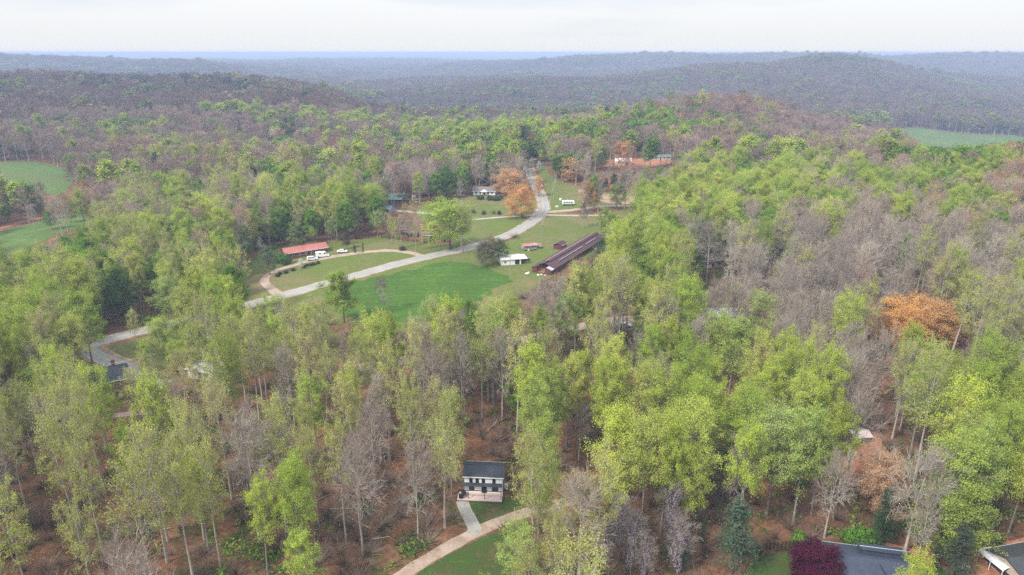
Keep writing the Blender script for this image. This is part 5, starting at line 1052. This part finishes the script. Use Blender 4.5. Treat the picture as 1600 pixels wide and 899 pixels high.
for i, (x, y, z, k, h, wf, c, lab) in enumerate(individual):
    fm = FORM.get(k, k); v = rn.randrange(NV[fm])
    if k == 'P': v = 1 if 13.5 < h < 18 and wf > 1.1 else rn.randrange(2)
    mt, mc = PROTO[fm, 0, v]; s = h / KIND[fm]['h']
    low = k == 'H'
    plant('shrub' if low else NAMES[k], lab or labels[i], 'shrub' if low else 'tree', (x, y, z - .15), rn.uniform(0, 6.28), (s * wf * rn.uniform(.84, 1.18), s * wf * rn.uniform(.84, 1.18), s), mt, mc, c, 'shrubs and hedges round the houses' if low else GRP[k])
# the purple maple and the wisteria-hung trees
T, Cn = make_tree(901, 8, 4.4, 1.6, .7, 20, 8, 6, 0, .34, 11, .6); mt = T.mesh('trunk_maple', True); mc = Cn.mesh('crown_maple'); mt.materials.append(BARKD); mc.materials.append(LEAF)
p = at(*MAPLE, 5); plant('maple_tree', 'round deep purple maple in front of the navy-roofed house', 'tree', (p.x, p.y, hz(p.x, p.y)), 0, (1, 1, 1), mt, mc, (.085, .012, .035), None)
T, Cn, B = make_wisteria(77, 16); mt = T.mesh('trunk_wisteria', True); mc = Cn.mesh('crown_wisteria'); mb_ = B.mesh('blossom_wisteria')
for m_, q in ((mt, BARK), (mc, LEAF), (mb_, LEAF)): m_.materials.append(q)
for n, (a, b, h) in enumerate(WIST):
    p = at(a, b, h * .45); t = plant('wisteria_tree', ['tallest trunk draped in mauve wisteria beside the gravel road', 'wisteria-draped tree next to the grey-green conifer', 'mauve wisteria climbing a tree behind the draped pair', 'short wisteria-hung tree at the thicket edge below the gravel road', 'wisteria high in a lime tree above the thicket', 'low wisteria-covered stump tree at the bottom of the thicket', 'slim wisteria-hung trunk just below the gravel road'][n], 'tree', (p.x, p.y, hz(p.x, p.y)), n * 1.3, (h / 16,) * 3, mt, mc, (.30, .25, .22), 'wisteria-hung trees')
    q = bpy.data.objects.new('blossom', mb_); COL.objects.link(q); q.parent = t; q.color = (.36, .31, .35, 1)
# clipped row along the garden
for n, xx in enumerate(np.linspace(1196, 1244, 9)):
    p = at(xx, 866 - n * .5); mt, mc = PROTO['P', 0, 0]
    plant('arborvitae', f'{ORD[n] if n else "first"} thin dark evergreen from the conifer in the row behind the garden lawn', 'shrub', p, n, (.10, .10, .14), mt, mc, (.02, .05, .02), 'evergreen row behind the garden lawn')
# fallen trunks
rn = random.Random(9)
for n, (a, b, ln, an) in enumerate(((230, 832, 9, .3), (560, 818, 7, 2.6), (585, 842, 6, .2), (470, 838, 8, .5), (655, 800, 6, -.5), (540, 795, 7, .1), (168, 760, 8, .9), (610, 808, 5, 1.0), (420, 770, 6, -.3))):
    p = at(a, b); t = thing('fallen_trunk', f'{["long pale", "crooked", "short", "leaning", "thin", "broken", "old grey", "stubby", "half buried"][n]} fallen trunk with snapped branches on the leaf litter', 'fallen tree', (p.x, p.y, p.z + .15), an, 'fallen trunks on the woodland floor')
    q = MB(); pr_ = Vector((-ln / 2, 0, 0))
    for k in range(5): nx = pr_ + Vector((ln / 5, rn.uniform(-.25, .25), rn.uniform(-.02, .06))); q.tube(pr_, nx, .19 - .025 * k, .17 - .025 * k, 7); pr_ = nx
    q.build('trunk', BARKW, t); q = MB()
    for k in range(4): x0 = rn.uniform(-ln / 3, ln / 2.2); q.tube((x0, 0, 0), (x0 + rn.uniform(.4, 1), rn.uniform(-1.4, 1.4), rn.uniform(.3, 1)), .05, .02, 5)
    q.build('branches', TWIG, t)

# ------------------------------------------------------------------ the woods beyond, and undergrowth: stuff
def scatter(name, protos, pts, kind_props):
    """one object of points that carries its trees by geometry nodes"""
    pc = bpy.data.collections.new(name + ' forms')
    for n, (nm, me) in enumerate(protos): o = bpy.data.objects.new(f'{nm}_{n:03d}', me); pc.objects.link(o)
    P = np.array([p[:3] for p in pts], np.float32); me = bpy.data.meshes.new(name); me.vertices.add(len(P)); me.vertices.foreach_set('co', P.ravel())
    for an, ty, col in (('idx', 'INT', 3), ('rot', 'FLOAT', 4)): a = me.attributes.new(an, ty, 'POINT'); a.data.foreach_set('value', np.array([p[col] for p in pts], np.int32 if ty == 'INT' else np.float32))
    a = me.attributes.new('scl', 'FLOAT_VECTOR', 'POINT'); a.data.foreach_set('vector', np.array([p[5] for p in pts], np.float32).ravel())
    a = me.attributes.new('tint', 'FLOAT_COLOR', 'POINT'); a.data.foreach_set('color', np.array([(*p[6], 1) for p in pts], np.float32).ravel())
    o = link(name, me, []); ng = bpy.data.node_groups.new(name, 'GeometryNodeTree'); ng.interface.new_socket('Geometry', in_out='INPUT', socket_type='NodeSocketGeometry'); ng.interface.new_socket('Geometry', in_out='OUTPUT', socket_type='NodeSocketGeometry')
    N = ng.nodes.new; gi = N('NodeGroupInput'); go = N('NodeGroupOutput'); ip = N('GeometryNodeInstanceOnPoints'); ci = N('GeometryNodeCollectionInfo'); ci.inputs['Collection'].default_value = pc
    ci.inputs['Separate Children'].default_value = True; ci.inputs['Reset Children'].default_value = True; ip.inputs['Pick Instance'].default_value = True
    def na(nm, ty): n = N('GeometryNodeInputNamedAttribute'); n.data_type = ty; n.inputs['Name'].default_value = nm; return n.outputs['Attribute']
    cx = N('ShaderNodeCombineXYZ'); Lk = ng.links.new; Lk(na('rot', 'FLOAT'), cx.inputs['Z']); Lk(gi.outputs[0], ip.inputs['Points']); Lk(ci.outputs[0], ip.inputs['Instance']); Lk(na('idx', 'INT'), ip.inputs['Instance Index'])
    e2r = N('FunctionNodeEulerToRotation'); Lk(cx.outputs[0], e2r.inputs[0]); Lk(e2r.outputs[0], ip.inputs['Rotation']); Lk(na('scl', 'FLOAT_VECTOR'), ip.inputs['Scale']); Lk(ip.outputs[0], go.inputs[0])
    md = o.modifiers.new('scatter', 'NODES'); md.node_group = ng; tag(o, *kind_props, kind='stuff'); return o
forms = []; index = {}
for (k, l, v), (A, B) in PROTO.items():
    index[k, l, v] = len(forms)
    if l == 0:
        va = [np.empty(len(m.vertices) * 3, np.float32) for m in (A, B)]; [m.vertices.foreach_get('co', q) for m, q in zip((A, B), va)]
        fa = [np.empty(len(m.loops), np.int32) for m in (A, B)]; [m.loops.foreach_get('vertex_index', q) for m, q in zip((A, B), fa)]
        V = np.concatenate([q.reshape(-1, 3) for q in va]); n0 = len(A.vertices); f0 = fa[0].reshape(-1, 4); f1 = fa[1].reshape(-1, 4) + n0
        at_ = np.empty(len(B.polygons), np.float32); B.attributes['v'].data.foreach_get('value', at_)
        me = np_mesh('woodland_form', V, [f0, f1], False, np.concatenate([np.full(len(f0), .5), at_]), np.concatenate([np.zeros(len(f0)), np.ones(len(f1))]))
    else:
        VA, FA = np.concatenate(A.V), np.concatenate(A.F); VB, FB, aB = np.concatenate(B.V), np.concatenate(B.F), np.concatenate(B.a)
        me = np_mesh('woodland_form', np.concatenate([VA, VB]), [FA, FB + len(VA)], False, np.concatenate([np.full(len(FA), .5), aB]), np.concatenate([np.zeros(len(FA)), np.ones(len(FB))]))
    me.materials.append(BK[k]); me.materials.append(LEAF_I); forms.append(('woodland_form', me))
FARK = (1, .78, .5)   # broad far twigs are all lit; the missing shade is put into the tint
rn = random.Random(31); pts = []
for (x, y, z, k, l, s, w) in woods:
    fm = FORM.get(k, k); v = rn.randrange(NV[fm] if l == 0 else 3); a = rn.uniform(.88, 1.2) * (1.1 if l else 1)
    pts.append((x, y, z - .2, index[fm, l, v], rn.uniform(0, 6.28), (s * a * (w if w < 1.2 else w / .72 * .8), s * a * (w if w < 1.2 else w / .72 * .8), s), tuple(v * FARK[l] * q for v, q in zip(tint(k, rn), (1.06, .93, .93) if l else (1.04, .96, .93))) if k in 'BR' else tuple(v * (1, .88, .6)[l] for v in tint(k, rn))))  # far leaf tints darkened too, for the shade their outward quads lack
scatter('forest', forms, pts, ('rolling mixed spring woods of mauve bare and fresh green trees', 'woods'))
# undergrowth on the forest floor
rg = np.random.default_rng(3); uf = []
for n in range(5):
    Bn = NB(); m = 70 if n < 3 else 110; c = rg.normal(size=(m, 3)) * (.55, .55, .45); c[:, 2] = np.abs(c[:, 2]) + .1
    if n < 3: V, F = quads(c, c + rg.normal(size=c.shape) * .5, .26, rg); Bn.add(V, F, rg.uniform(0, 1, m))
    else: e = c * 2.2; e[:, 2] = np.abs(e[:, 2]) + .7; V, F = tubes(c * .2, e, .022, .008, 3); Bn.add(V, F, np.repeat(rg.uniform(0, 1, m), 3))
    me = Bn.mesh('undergrowth_form'); me.materials.append(LEAF_I); uf.append(('undergrowth_form', me))
N_ = 9000; r = 75 + (330 - 75) * rg.uniform(0, 1, N_) ** .75; a = rg.uniform(-R_(46), R_(46), N_); x = r * np.sin(a); y = r * np.cos(a); ok = np.ones(N_, bool)
for L in FIELDS: ok &= ~inpoly(x, y, L)
for q in NOTREE_A: ok &= (x - q[0]) ** 2 + (y - q[1]) ** 2 > (q[2] * .8) ** 2
dn = vnoise(x, y, 22, 55) + .5 * vnoise(x, y, 8, 56); pz = H(x, y); upx, upy = proj(x, y, pz); pts = []
for i in np.where(ok)[0]:
    gchance = .45 + .5 * dn[i] - (.4 if upx[i] < 820 else 0)
    if rg.uniform() < gchance: n = rg.integers(0, 3); t_ = ((.10, .19, .035), (.17, .28, .05), (.06, .10, .03), (.24, .30, .08))[rg.integers(0, 4)]; s = rg.uniform(.5, 2.2)
    elif rg.uniform() < .45: continue
    else: n = 3 + rg.integers(0, 2); t_ = ((.32, .24, .18), (.38, .29, .22), (.27, .18, .13))[rg.integers(0, 3)]; s = rg.uniform(.5, 1.7)
    pts.append((x[i], y[i], pz[i] - .05, int(n), float(rg.uniform(0, 6.28)), (s, s, s * rg.uniform(.6, 1.3)), t_))
scatter('undergrowth', uf, pts, ('low saplings, twigs and brambles on the brown forest floor', 'undergrowth'))

# ------------------------------------------------------------------ haze
hm, t = nt_new('haze_air'); pv = t.nodes.new('ShaderNodeVolumePrincipled'); pv.inputs['Density'].default_value = HAZE_D; pv.inputs['Color'].default_value = (*HAZE_COL, 1); pv.inputs['Anisotropy'].default_value = 0
o_ = t.nodes.new('ShaderNodeOutputMaterial'); t.links.new(pv.outputs[0], o_.inputs['Volume'])
q = MB(); q.box((0, 0, -2), (52000, 52000, 197)); hb = q.build('haze', hm); tag(hb, 'thin blue spring haze lying over the hills', 'haze', kind='stuff')
